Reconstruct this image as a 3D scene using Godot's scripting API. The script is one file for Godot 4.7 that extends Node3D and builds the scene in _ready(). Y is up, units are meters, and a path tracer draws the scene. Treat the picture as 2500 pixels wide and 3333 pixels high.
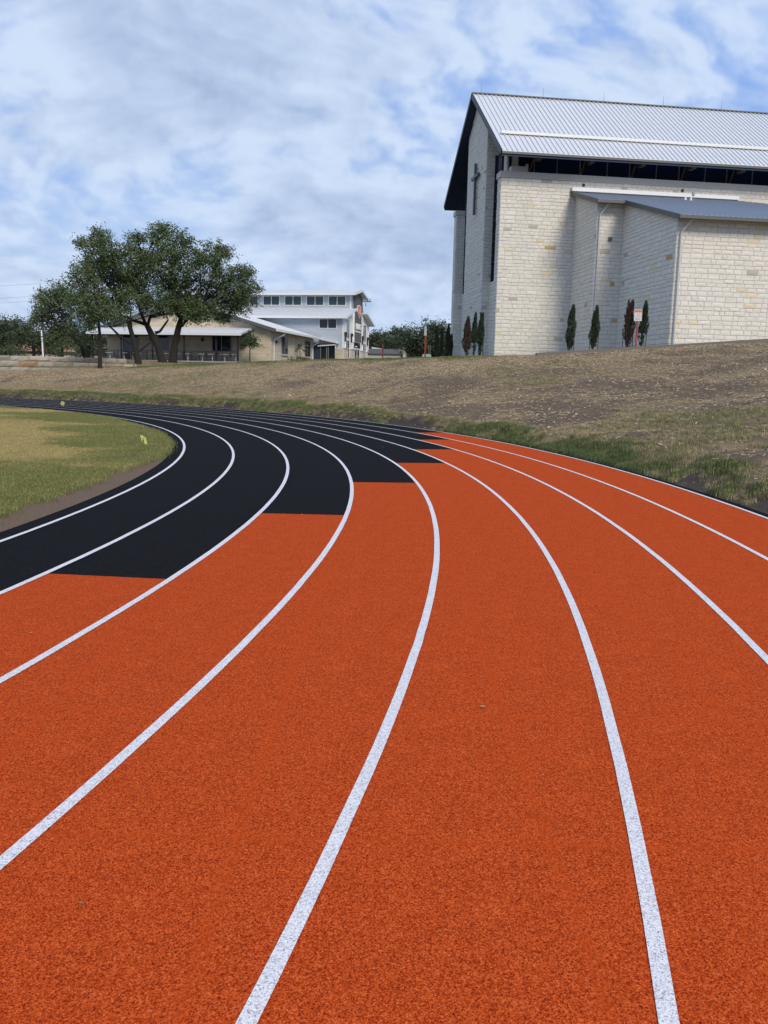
extends Node3D

# ---------------------------------------------------------------- mesh builder
class MB:
	var v := PackedVector3Array()
	var n := PackedVector3Array()
	var c := PackedColorArray()
	var col := Color(1, 1, 1)

	func tri(a: Vector3, b: Vector3, d: Vector3) -> void:   # a, b, d run counter-clockwise seen from outside
		var nn := (b - a).cross(d - a).normalized()
		v.append(a); v.append(d); v.append(b)
		n.append(nn); n.append(nn); n.append(nn)
		c.append(col); c.append(col); c.append(col)

	func trin(a: Vector3, b: Vector3, d: Vector3, na: Vector3, nb: Vector3, nd: Vector3) -> void:
		v.append(a); v.append(d); v.append(b)
		n.append(na); n.append(nd); n.append(nb)
		c.append(col); c.append(col); c.append(col)

	func quad(a: Vector3, b: Vector3, d: Vector3, e: Vector3) -> void:
		tri(a, b, d)
		tri(a, d, e)

	func box(p: Vector3, q: Vector3) -> void:
		xbox(Transform3D(), p, q)

	func xbox(t: Transform3D, p: Vector3, q: Vector3) -> void:
		var a := p.min(q)
		var b := p.max(q)
		var k: Array[Vector3] = []
		for i in 8:
			k.append(t * Vector3(b.x if i & 1 else a.x, b.y if i & 2 else a.y, b.z if i & 4 else a.z))
		quad(k[4], k[5], k[7], k[6])
		quad(k[1], k[0], k[2], k[3])
		quad(k[5], k[1], k[3], k[7])
		quad(k[0], k[4], k[6], k[2])
		quad(k[6], k[7], k[3], k[2])
		quad(k[0], k[1], k[5], k[4])

	# bar of width w and height h whose top face runs along a-b
	func bar(a: Vector3, b: Vector3, w: float, h: float, up := Vector3.UP) -> void:
		var z := (b - a).normalized()
		var x := up.cross(z).normalized()
		var y := z.cross(x)
		xbox(Transform3D(Basis(x, y, z), a), Vector3(-w / 2, -h, 0), Vector3(w / 2, 0, a.distance_to(b)))

	func tube(pts: Array, rad: Array, sides := 7, caps := true) -> void:
		var rings: Array = []
		var norms: Array = []
		var x := Vector3.ZERO
		for i in pts.size():
			var d: Vector3 = (pts[mini(i + 1, pts.size() - 1)] - pts[maxi(i - 1, 0)]).normalized()
			if x == Vector3.ZERO:
				x = d.cross(Vector3(0.31, 0.2, 0.93)).normalized()
			x = (x - d * x.dot(d)).normalized()
			var y := d.cross(x)
			var ring := PackedVector3Array()
			var nr := PackedVector3Array()
			for k in sides:
				var t := TAU * k / sides
				var o := x * cos(t) + y * sin(t)
				ring.append(pts[i] + o * rad[i])
				nr.append(o)
			rings.append(ring)
			norms.append(nr)
		for i in pts.size() - 1:
			for k in sides:
				var k2 := (k + 1) % sides
				trin(rings[i][k], rings[i][k2], rings[i + 1][k2], norms[i][k], norms[i][k2], norms[i + 1][k2])
				trin(rings[i][k], rings[i + 1][k2], rings[i + 1][k], norms[i][k], norms[i + 1][k2], norms[i + 1][k])
		if caps:
			for k in sides - 2:
				tri(rings[-1][0], rings[-1][k + 1], rings[-1][k + 2])
				tri(rings[0][0], rings[0][k + 2], rings[0][k + 1])

	# plate: flat ring of points (any plane that is not vertical), thickness vector down
	func plate(ring: Array, down: Vector3) -> void:
		var flat := PackedVector2Array()
		for q in ring:
			flat.append(Vector2(q.x, q.z))
		var ix := Geometry2D.triangulate_polygon(flat)
		for i in range(0, ix.size(), 3):
			var a: Vector3 = ring[ix[i]]
			var b: Vector3 = ring[ix[i + 1]]
			var d: Vector3 = ring[ix[i + 2]]
			if (b - a).cross(d - a).dot(down) > 0:
				var s := b
				b = d
				d = s
			tri(a, b, d)
			tri(a + down, d + down, b + down)
		var turn := 1.0 if Geometry2D.is_polygon_clockwise(flat) else -1.0
		for i in ring.size():
			var a: Vector3 = ring[i]
			var b: Vector3 = ring[(i + 1) % ring.size()]
			if turn > 0:
				quad(a, a + down, b + down, b)
			else:
				quad(b, b + down, a + down, a)

	# upright polygon (list of points in one plane) pushed along d
	func prism(ring: Array, d: Vector3) -> void:
		var nn: Vector3 = (ring[1] - ring[0]).cross(ring[2] - ring[0])
		var pts := ring.duplicate()
		if nn.dot(d) > 0:
			pts.reverse()
		for i in range(1, pts.size() - 1):
			tri(pts[0], pts[i], pts[i + 1])
			tri(pts[0] + d, pts[i + 1] + d, pts[i] + d)
		for i in pts.size():
			var a: Vector3 = pts[i]
			var b: Vector3 = pts[(i + 1) % pts.size()]
			quad(b, a, a + d, b + d)

	func mesh() -> ArrayMesh:
		var arr := []
		arr.resize(Mesh.ARRAY_MAX)
		arr[Mesh.ARRAY_VERTEX] = v
		arr[Mesh.ARRAY_NORMAL] = n
		arr[Mesh.ARRAY_COLOR] = c
		var m := ArrayMesh.new()
		m.add_surface_from_arrays(Mesh.PRIMITIVE_TRIANGLES, arr)
		return m

# ---------------------------------------------------------------- helpers
var M := {}
var rng := RandomNumberGenerator.new()
var taken := {}

func rr(a: float, b: float) -> float:
	return rng.randf_range(a, b)

func numbered(called: String) -> String:
	var k: int = taken.get(called, 0)
	taken[called] = k + 1
	return called if k == 0 else "%s_%03d" % [called, k]

func tag(o: Node, label: String, category: String, group := "", kind := "") -> Node:
	if label: o.set_meta("label", label)
	if category: o.set_meta("category", category)
	if group: o.set_meta("group", group)
	if kind: o.set_meta("kind", kind)
	return o

func thing(called: String, label: String, category: String, where := Vector3.ZERO, turn := 0.0, group := "") -> Node3D:
	var o := Node3D.new()
	o.name = numbered(called)
	add_child(o)
	o.position = where
	o.rotation.y = turn
	tag(o, label, category, group)
	return o

func shape(mesh: Mesh, called: String, material: Material, parent: Node) -> MeshInstance3D:
	var o := MeshInstance3D.new()
	o.mesh = mesh
	o.material_override = material
	if parent == self:
		o.name = numbered(called)
	else:
		o.name = called
	parent.add_child(o, true)
	return o

func put(mb: MB, called: String, material: Material, parent: Node) -> MeshInstance3D:
	return shape(mb.mesh(), called, material, parent)

func copy_of(o: Node3D, called: String) -> Node3D:
	var r: Node3D = o.duplicate()
	r.name = numbered(called)
	add_child(r)
	return r

func ground_stuff(o: Node, kind := "structure") -> Node:
	o.set_meta("kind", kind)
	return o

func lin(r: float, g: float, b: float) -> Color:
	return Color(r, g, b).linear_to_srgb()

func noise_of(kind: int, frequency: float, seed_value: int, octaves := 4) -> FastNoiseLite:
	var f := FastNoiseLite.new()
	f.noise_type = kind
	f.frequency = frequency
	f.seed = seed_value
	f.fractal_type = FastNoiseLite.FRACTAL_FBM
	f.fractal_octaves = octaves
	return f

# seamless noise picture run through a ramp of linear colours
func ramp_tex(f: FastNoiseLite, size: int, stops: Array) -> ImageTexture:
	return ramp_img(f.get_seamless_image(size, size), stops)

func ramp_img(im: Image, stops: Array) -> ImageTexture:
	var size := im.get_width()
	im.convert(Image.FORMAT_L8)
	var g := Gradient.new()
	g.offsets = PackedFloat32Array(stops.map(func(s): return s[0]))
	g.colors = PackedColorArray(stops.map(func(s): return s[1]))
	var lut := PackedByteArray()
	for i in 256:
		var k := g.sample(i / 255.0).linear_to_srgb()
		lut.append(k.r8); lut.append(k.g8); lut.append(k.b8)
	var src := im.get_data()
	var out := PackedByteArray()
	out.resize(src.size() * 3)
	for i in src.size():
		var q := src[i] * 3
		out[i * 3] = lut[q]
		out[i * 3 + 1] = lut[q + 1]
		out[i * 3 + 2] = lut[q + 2]
	return ImageTexture.create_from_image(Image.create_from_data(size, size, false, Image.FORMAT_RGB8, out))

func grey_tex(f: FastNoiseLite, size: int, lo: float, hi: float) -> ImageTexture:
	return ramp_tex(f, size, [[0.0, Color(lo, lo, lo)], [1.0, Color(hi, hi, hi)]])

func mat(called: String, color: Color, rough := 0.8, metal := 0.0, vertex := false) -> StandardMaterial3D:
	var m := StandardMaterial3D.new()
	m.resource_name = called
	m.albedo_color = color.linear_to_srgb()
	m.roughness = rough
	m.metallic = metal
	m.vertex_color_use_as_albedo = vertex
	M[called] = m
	return m

func skin(m: StandardMaterial3D, tex: Texture2D, metres: float, world := true) -> void:
	m.albedo_texture = tex
	m.uv1_triplanar = true
	m.uv1_world_triplanar = world
	m.uv1_scale = Vector3.ONE / metres

func relief(m: StandardMaterial3D, tex: Texture2D, cm: float) -> void:
	m.heightmap_enabled = true
	m.heightmap_texture = tex
	m.heightmap_scale = cm

func over(m: StandardMaterial3D, tex: Texture2D, metres: float) -> void:
	m.detail_enabled = true
	m.detail_albedo = tex
	m.detail_blend_mode = BaseMaterial3D.BLEND_MODE_MUL
	m.detail_uv_layer = BaseMaterial3D.DETAIL_UV_2
	m.uv2_triplanar = true
	m.uv2_world_triplanar = true
	m.uv2_scale = Vector3.ONE / metres

# ---------------------------------------------------------------- the place's measures
const CENTRE := Vector3(-40.52, 0, -10.641)      # middle of the bend
const RADIUS := 36.866                           # first lane line
const LANE := 1.067
const EDGE := 45.58                              # outer edge of the rubber
const CHURCH_TURN := 0.139626
const HALL_TURN := -0.191986

# crest of the bank by angle round the bend: degrees, radius, height, height of the level ground behind, metres to reach it
var crest := [
	[-180.0, 72.0, 3.0, 3.2, 10.0], [-60.0, 74.0, 4.0, 4.2, 10.0], [0.0, 75.0, 4.6, 4.8, 8.0], [22.0, 76.5, 4.75, 4.8, 6.0], [27.06, 75.42, 4.6, 4.7, 4.0], [28.95, 68.88, 3.98, 4.12, 3.0],
	[31.68, 61.32, 3.31, 3.5, 3.0], [33.38, 57.44, 2.98, 3.25, 4.0], [38.59, 56.47, 2.92, 3.15, 8.0], [45.6, 56.47, 2.85, 3.2, 10.0], [49.82, 56.55, 2.8, 3.4, 22.0],
	[56.2, 56.08, 2.61, 3.3, 26.0], [62.31, 56.07, 2.41, 2.8, 20.0], [65.42, 56.09, 2.24, 2.7, 14.0], [68.79, 55.96, 2.07, 2.6, 8.0], [71.0, 54.0, 1.9, 2.75, 7.0],
	[75.7, 51.34, 1.64, 2.72, 4.5], [86.0, 51.0, 1.55, 2.7, 4.5], [120.0, 52.0, 1.5, 2.6, 6.0], [180.0, 60.0, 2.4, 2.8, 10.0]]
var n_low: FastNoiseLite
var n_mid: FastNoiseLite
var n_high: FastNoiseLite

func crest_at(deg: float) -> Array:
	for i in crest.size() - 1:
		var a: Array = crest[i]
		var b: Array = crest[i + 1]
		if deg <= b[0]:
			var t: float = clampf((deg - a[0]) / (b[0] - a[0]), 0, 1)
			return [lerpf(a[1], b[1], t), lerpf(a[2], b[2], t), lerpf(a[3], b[3], t), lerpf(a[4], b[4], t)]
	return [60.0, 2.4, 2.8, 10.0]

func polar(deg: float, rho: float, y := 0.0) -> Vector3:
	var t := deg_to_rad(deg)
	return CENTRE + Vector3(cos(t) * rho, y, -sin(t) * rho)

func bank_height(deg: float, rho: float) -> float:
	var k := crest_at(deg)
	var m := rho - EDGE
	var q := polar(deg, rho)
	var rough: float = n_mid.get_noise_2d(q.x, q.z) * 0.13 + n_high.get_noise_2d(q.x, q.z) * 0.075
	if m <= 0.0:
		return -0.03
	var lip: float = 0.3 * smoothstep(0.16, lerpf(1.0, 0.6, smoothstep(12.0, 24.0, deg)), m + 0.22 * n_high.get_noise_2d(q.x * 0.8, q.z * 0.8)) * (0.75 + 0.5 * n_low.get_noise_2d(deg * 1.7, 7.0)) - 0.03 * (1.0 - smoothstep(0.0, 0.3, m))
	var s: float = m / (k[0] - EDGE)
	if s < 1.0:
		var g := 1.0 - pow(1.0 - s, 1.22)
		return lip + (k[1] - lip) * g + rough * smoothstep(0.1, 1.5, m) * (1.0 - 0.6 * s)
	var back: float = rho - k[0]
	return k[1] + (k[2] - k[1]) * smoothstep(0.0, 1.0, back / k[3]) + 0.012 * clampf(back - k[3], 0.0, 70.0) + rough * 0.4

func ground_at(p: Vector3) -> float:
	var d := p - CENTRE
	return bank_height(rad_to_deg(atan2(-d.z, d.x)), Vector2(d.x, d.z).length())

# what grows or lies on the bank: x green share, y straw share, z bare dark soil share
func bank_cover(deg: float, rho: float) -> Vector3:
	var k := crest_at(deg)
	var m := rho - EDGE
	var s: float = m / (k[0] - EDGE)
	var q := polar(deg, rho)
	var a := n_low.get_noise_2d(q.x, q.z)
	var b := n_mid.get_noise_2d(q.x * 0.7, q.z * 0.7)
	var f := n_high.get_noise_2d(q.x, q.z)
	var belt: float = lerpf(1.05, 1.45, smoothstep(16.0, 34.0, deg))
	var green := (1.0 - smoothstep(belt * 0.35, belt, m + b * 0.8 + f * 0.5)) * smoothstep(-0.75, -0.3, b + a * 0.6 + f * 0.4)
	green = maxf(green, smoothstep(lerpf(0.86, 0.7, smoothstep(50.0, 58.0, deg)), 1.0, s + b * 0.16 + f * 0.06) * smoothstep(30.0, 40.0, deg) * (1.0 - smoothstep(66.0, 70.0, deg)) * 0.95)
	green = maxf(green, smoothstep(0.2, 0.6, a * 0.9 + b * 0.55 + f * 0.3) * 0.5)
	var mid := 1.0 - smoothstep(0.16, 0.42, absf(s - 0.62))
	var heap := 1.0 - smoothstep(2.0, 6.0, absf(deg - 33.0))                    # pale chips heaped near the church corner
	var want: float = mid * lerpf(0.25, 1.0, smoothstep(30.0, 42.0, deg)) + 0.9 * heap * smoothstep(0.45, 0.75, s) * (1.0 - smoothstep(0.96, 1.04, s))
	var straw: float = clampf(want * smoothstep(-0.42, 0.3, b * 0.8 + f * 0.55 + a * 0.3) + 0.35 * smoothstep(0.2, 0.6, f * 0.7 + b * 0.5), 0, 1)
	straw *= 1.0 - green
	var soil := smoothstep(-0.05, 0.45, -b * 0.75 + f * 0.55 - a * 0.35 + 0.34 * (1.0 - smoothstep(28.0, 40.0, deg))) * (1.0 - green) * (1.0 - straw * 0.7)
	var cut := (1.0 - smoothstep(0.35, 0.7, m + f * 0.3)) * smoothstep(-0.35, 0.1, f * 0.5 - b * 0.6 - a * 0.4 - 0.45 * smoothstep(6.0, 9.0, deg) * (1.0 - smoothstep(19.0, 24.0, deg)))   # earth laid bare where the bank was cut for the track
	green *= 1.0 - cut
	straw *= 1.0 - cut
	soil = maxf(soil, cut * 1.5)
	return Vector3(green, straw, soil)

const GREEN := Color(0.06, 0.082, 0.024)
const DRY := Color(0.34, 0.25, 0.143)
const STRAW := Color(0.55, 0.45, 0.305)
const SOIL := Color(0.13, 0.089, 0.058)

func cover_color(w: Vector3, f: float) -> Color:
	var k := DRY.lerp(Color(0.22, 0.16, 0.096), smoothstep(-0.4, 0.5, f))
	k = k.lerp(SOIL, minf(w.z, 1.0) * 0.85)
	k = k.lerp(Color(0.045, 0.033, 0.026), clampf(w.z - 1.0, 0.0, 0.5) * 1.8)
	k = k.lerp(STRAW, w.y * 0.7)
	return k.lerp(GREEN, w.x * 0.9)

func field_cover(q: Vector3) -> Vector2:   # x green share, y bare share
	var r := Vector2(q.x - CENTRE.x, q.z - CENTRE.z).length()
	var a := n_low.get_noise_2d(q.x * 1.1 + 40.0, q.z * 1.6)
	var b := n_mid.get_noise_2d(q.x * 0.55 + 90.0, q.z * 0.8)
	var f := n_high.get_noise_2d(q.x, q.z)
	var green := smoothstep(-0.28, 0.3, a * 0.9 + b * 0.5 + f * 0.2 + 0.55 * smoothstep(32.6, 35.8, r) - 0.08)
	var deg := rad_to_deg(atan2(-(q.z - CENTRE.z), q.x - CENTRE.x))
	var strip := 0.1 + 0.36 * (1.0 - smoothstep(5.0, 9.5, deg)) + 0.22 * smoothstep(22.0, 26.0, deg) * (1.0 - smoothstep(30.0, 34.0, deg))
	var bare := smoothstep(36.62 - strip - 0.1, 36.62 - strip + 0.08, r + b * 0.12 + f * 0.12)
	bare = maxf(bare, 0.75 * smoothstep(0.22, 0.5, b - a * 0.3) * smoothstep(35.0, 36.0, r))
	return Vector2(green, bare)

# ---------------------------------------------------------------- scene
func _ready() -> void:
	rng.seed = 4711
	var cam := Camera3D.new()
	cam.name = "camera"
	add_child(cam)
	cam.position = Vector3(0, 1.6482, 0)
	cam.basis = Basis(Vector3.RIGHT, -0.1584) * Basis(Vector3.BACK, 0.0209)
	cam.fov = rad_to_deg(2.0 * atan(3333.0 / 2.0 / 2697.3))
	cam.near = 0.05
	cam.far = 3000.0
	cam.current = true

	var env := Environment.new()
	env.background_mode = Environment.BG_SKY
	env.tonemap_mode = Environment.TONE_MAPPER_LINEAR
	env.tonemap_exposure = 1.0
	env.sdfgi_enabled = true
	env.ssao_enabled = true
	env.ssil_enabled = true
	env.sky = Sky.new()
	env.sky.sky_material = make_sky()
	var world := WorldEnvironment.new()
	world.name = "world_environment"
	world.environment = env
	add_child(world)

	var sun := DirectionalLight3D.new()
	sun.name = "sun"
	sun.light_energy = 0.9
	sun.light_color = Color(1.0, 0.945, 0.86)
	sun.light_angular_distance = 20.0
	sun.shadow_enabled = true
	add_child(sun)
	sun.look_at_from_position(Vector3.ZERO, -Vector3(0.34, 0.62, 0.71))

	n_low = noise_of(FastNoiseLite.TYPE_SIMPLEX_SMOOTH, 0.06, 3, 3)
	n_mid = noise_of(FastNoiseLite.TYPE_SIMPLEX_SMOOTH, 0.33, 8, 3)
	n_high = noise_of(FastNoiseLite.TYPE_SIMPLEX_SMOOTH, 1.7, 15, 2)
	make_materials()
	make_ground()
	make_track()
	make_church()
	make_hall()
	make_retaining_walls()
	make_trees()
	make_small_things()
	make_cover()

func make_sky() -> PanoramaSkyMaterial:
	var w := 2816
	var h := 1408
	var big := noise_of(FastNoiseLite.TYPE_SIMPLEX_SMOOTH, 0.75, 26, 3)
	var lump := noise_of(FastNoiseLite.TYPE_SIMPLEX_SMOOTH, 1.7, 47, 6)
	lump.fractal_gain = 0.52
	var rip := noise_of(FastNoiseLite.TYPE_SIMPLEX_SMOOTH, 8.5, 5, 6)
	rip.fractal_gain = 0.6
	var bytes := PackedByteArray()
	bytes.resize(w * h * 3)
	bytes.fill(118)
	for y in h / 2:
		var el := (0.5 - (y + 0.5) / h) * PI
		var se := sin(el)
		var ce := cos(el)
		var k := ce / (se + 0.33)
		var k2 := ce / (se + 0.42)
		var blue := Vector3(0.41, 0.60, 0.90).lerp(Vector3(0.135, 0.335, 0.85), smoothstep(0.04, 0.36, se))
		var low := 1.0 - smoothstep(0.03, 0.24, se)
		var at := y * w * 3
		for x in w:
			var az := ((x + 0.5) / w - 0.5) * TAU
			var sx := sin(az)
			var cz := -cos(az)
			var b := big.get_noise_2d(sx * k, cz * k)
			var l := lump.get_noise_2d(sx * k + 3.0, cz * k)
			var r := rip.get_noise_2d(sx * k2 * 0.85 + cz * k2 * 0.3 + l * 0.1, cz * k2 * 1.15 + b * 0.15)
			var cover := b * 0.55 + l * 0.5 + r * 0.5 * (1.0 - 0.5 * low)
			var d := 0.28 + 0.72 * smoothstep(-0.42, 0.24, cover + 0.06 + low * 0.3)
			var lit := clampf(0.88 + r * 0.5 - smoothstep(0.0, 0.6, l + b * 0.4) * (0.45 + 0.4 * low) - low * 0.05, 0.0, 1.0)
			var cloud := Vector3(0.345, 0.46, 0.69).lerp(Vector3(0.63, 0.755, 0.96), lit)
			var kx := blue.lerp(cloud, d)
			var s := Color(kx.x, kx.y, kx.z).linear_to_srgb()
			bytes[at] = s.r8
			bytes[at + 1] = s.g8
			bytes[at + 2] = s.b8
			at += 3
	var m := PanoramaSkyMaterial.new()
	m.panorama = ImageTexture.create_from_image(Image.create_from_data(w, h, false, Image.FORMAT_RGB8, bytes))
	return m

func granules(frequency: float, seed_value: int) -> FastNoiseLite:
	var f := FastNoiseLite.new()
	f.noise_type = FastNoiseLite.TYPE_CELLULAR
	f.frequency = frequency
	f.seed = seed_value
	f.cellular_return_type = FastNoiseLite.RETURN_CELL_VALUE
	f.cellular_jitter = 1.0
	f.fractal_type = FastNoiseLite.FRACTAL_NONE
	return f

# weighted mean of three grey pictures
func mixed(a: Image, b: Image, c: Image) -> Image:
	a.convert(Image.FORMAT_L8)
	b.convert(Image.FORMAT_L8)
	c.convert(Image.FORMAT_L8)
	var da := a.get_data()
	var db := b.get_data()
	var dc := c.get_data()
	for i in da.size():
		da[i] = clampi((da[i] * 12 + db[i] * 7 + dc[i] - 512) / 16, 0, 255)
	return Image.create_from_data(a.get_width(), a.get_height(), false, Image.FORMAT_L8, da)

func make_materials() -> void:
	# crumb rubber: granules of two sizes, each with a tone of its own
	var fine := granules(0.33, 9)
	var coarse := granules(0.19, 10)
	var speck := granules(0.08, 12)
	var crumb := mixed(fine.get_seamless_image(1024, 1024), coarse.get_seamless_image(1024, 1024), speck.get_seamless_image(1024, 1024))
	var bump := noise_of(FastNoiseLite.TYPE_SIMPLEX, 0.3, 31, 2)
	var crumb_h := grey_tex(bump, 1024, 0.0, 1.0)
	var broad := noise_of(FastNoiseLite.TYPE_SIMPLEX_SMOOTH, 0.02, 4, 6)
	broad.fractal_gain = 0.85
	var broad_t := grey_tex(broad, 1024, 0.86, 1.0)
	var m := mat("orange_rubber", Color(1, 1, 1), 0.95)
	m.metallic_specular = 0.12
	skin(m, ramp_img(crumb, [[0.0, Color(0.17, 0.014, 0.004)], [0.3, Color(0.36, 0.041, 0.008)], [0.5, Color(0.485, 0.0645, 0.012)], [0.72, Color(0.58, 0.091, 0.019)], [1.0, Color(0.74, 0.155, 0.05)]]), 1.13)
	relief(m, crumb_h, 0.25)
	over(m, broad_t, 5.3)
	m = mat("black_rubber", Color(1, 1, 1), 0.9)
	m.metallic_specular = 0.13
	skin(m, ramp_img(crumb, [[0.0, Color(0.002, 0.002, 0.0025)], [0.5, Color(0.0085, 0.0085, 0.0105)], [0.8, Color(0.018, 0.018, 0.022)], [1.0, Color(0.04, 0.04, 0.045)]]), 1.13)
	relief(m, crumb_h, 0.25)
	over(m, broad_t, 5.3)
	m = mat("line_paint", Color(1, 1, 1), 0.7)
	skin(m, ramp_img(crumb, [[0.0, Color(0.26, 0.24, 0.26)], [0.25, Color(0.5, 0.48, 0.52)], [0.5, Color(0.69, 0.68, 0.72)], [1.0, Color(0.86, 0.86, 0.88)]]), 1.13)
	relief(m, crumb_h, 0.25)

	var soil := noise_of(FastNoiseLite.TYPE_SIMPLEX, 0.06, 51, 5)
	var soil_t := grey_tex(soil, 1024, 0.42, 1.0)
	m = mat("earth", Color(1.25, 1.25, 1.25), 0.95, 0.0, true)
	m.albedo_color = Color(1, 1, 1)
	skin(m, soil_t, 2.7)
	relief(m, soil_t, 5.0)
	mat("grass_blade", Color(1, 1, 1), 0.7, 0.0, true).backlight = Color(0.25, 0.25, 0.2)
	mat("straw", Color(1, 1, 1), 0.85, 0.0, true)
	mat("leaf", Color(1, 1, 1), 0.6, 0.0, true).backlight = Color(0.3, 0.32, 0.2)
	var bark := grey_tex(noise_of(FastNoiseLite.TYPE_SIMPLEX, 0.05, 61, 4), 256, 0.45, 1.0)
	m = mat("bark", Color(0.032, 0.028, 0.025), 0.95)
	skin(m, bark, 0.7)
	relief(m, bark, 2.5)

	var rockn := noise_of(FastNoiseLite.TYPE_SIMPLEX, 0.012, 71, 5)
	var rock_t := grey_tex(rockn, 1024, 0.8, 1.0)
	m = mat("limestone", Color(1, 1, 1), 0.92, 0.0, true)
	skin(m, rock_t, 1.9, false)
	relief(m, rock_t, 2.6)
	m = mat("mortar", Color(0.56, 0.53, 0.475), 0.95)
	skin(m, rock_t, 0.8, false)
	m = mat("cast_stone", Color(0.56, 0.54, 0.50), 0.9)
	skin(m, rock_t, 3.1, false)
	m = mat("kerb_concrete", Color(0.17, 0.155, 0.135), 0.9)
	skin(m, rock_t, 1.1)
	m = mat("concrete", Color(0.33, 0.325, 0.31), 0.9)
	skin(m, rock_t, 2.3)
	var sheet := grey_tex(noise_of(FastNoiseLite.TYPE_SIMPLEX_SMOOTH, 0.02, 81, 3), 512, 0.86, 1.0)
	m = mat("galvalume", Color(0.73, 0.75, 0.785), 0.5, 0.35)
	skin(m, sheet, 2.9, false)
	m = mat("grey_metal_roof", Color(0.47, 0.52, 0.60), 0.4, 0.5)
	skin(m, sheet, 2.9, false)
	mat("white_metal", Color(0.70, 0.72, 0.74), 0.45, 0.1)
	mat("trim_metal", Color(0.105, 0.11, 0.105), 0.5, 0.2)
	mat("cross_metal", Color(0.075, 0.085, 0.105), 0.5, 0.3)
	mat("spout_metal", Color(0.56, 0.57, 0.57), 0.45, 0.3)
	mat("dark_metal", Color(0.022, 0.023, 0.026), 0.5, 0.2)
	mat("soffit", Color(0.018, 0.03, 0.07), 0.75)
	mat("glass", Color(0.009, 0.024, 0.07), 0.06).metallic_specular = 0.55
	mat("hall_glass", Color(0.008, 0.011, 0.017), 0.07)
	mat("glass_green", Color(0.022, 0.05, 0.055), 0.08)
	mat("mullion", Color(0.26, 0.28, 0.31), 0.45, 0.3)
	mat("timber", Color(0.16, 0.12, 0.1), 0.8)
	m = mat("siding_pale", Color(0.42, 0.48, 0.56), 0.7)
	skin(m, sheet, 1.7, false)
	m = mat("siding_grey", Color(0.155, 0.145, 0.14), 0.75)
	skin(m, bark, 1.3, false)
	mat("white_paint", Color(0.78, 0.79, 0.80), 0.55)
	mat("red_paint", Color(0.30, 0.05, 0.035), 0.5)
	mat("orange_paint", Color(0.60, 0.10, 0.06), 0.5)
	mat("print_orange", Color(0.55, 0.16, 0.05), 0.6)
	mat("print_dark", Color(0.08, 0.08, 0.09), 0.6)
	mat("print_pale", Color(0.42, 0.42, 0.46), 0.6)
	mat("green_box", Color(0.20, 0.31, 0.25), 0.55)
	mat("flag_yellow", Color(0.56, 0.58, 0.17), 0.6)
	mat("sign_white", Color(0.56, 0.54, 0.56), 0.6)
	mat("slate", Color(0.085, 0.083, 0.085), 0.85)
	mat("shed_wall", Color(0.42, 0.40, 0.42), 0.8)
	mat("clay_tile", Color(0.36, 0.2, 0.15), 0.85)
	mat("pole_wood", Color(0.06, 0.05, 0.045), 0.9)

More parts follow.
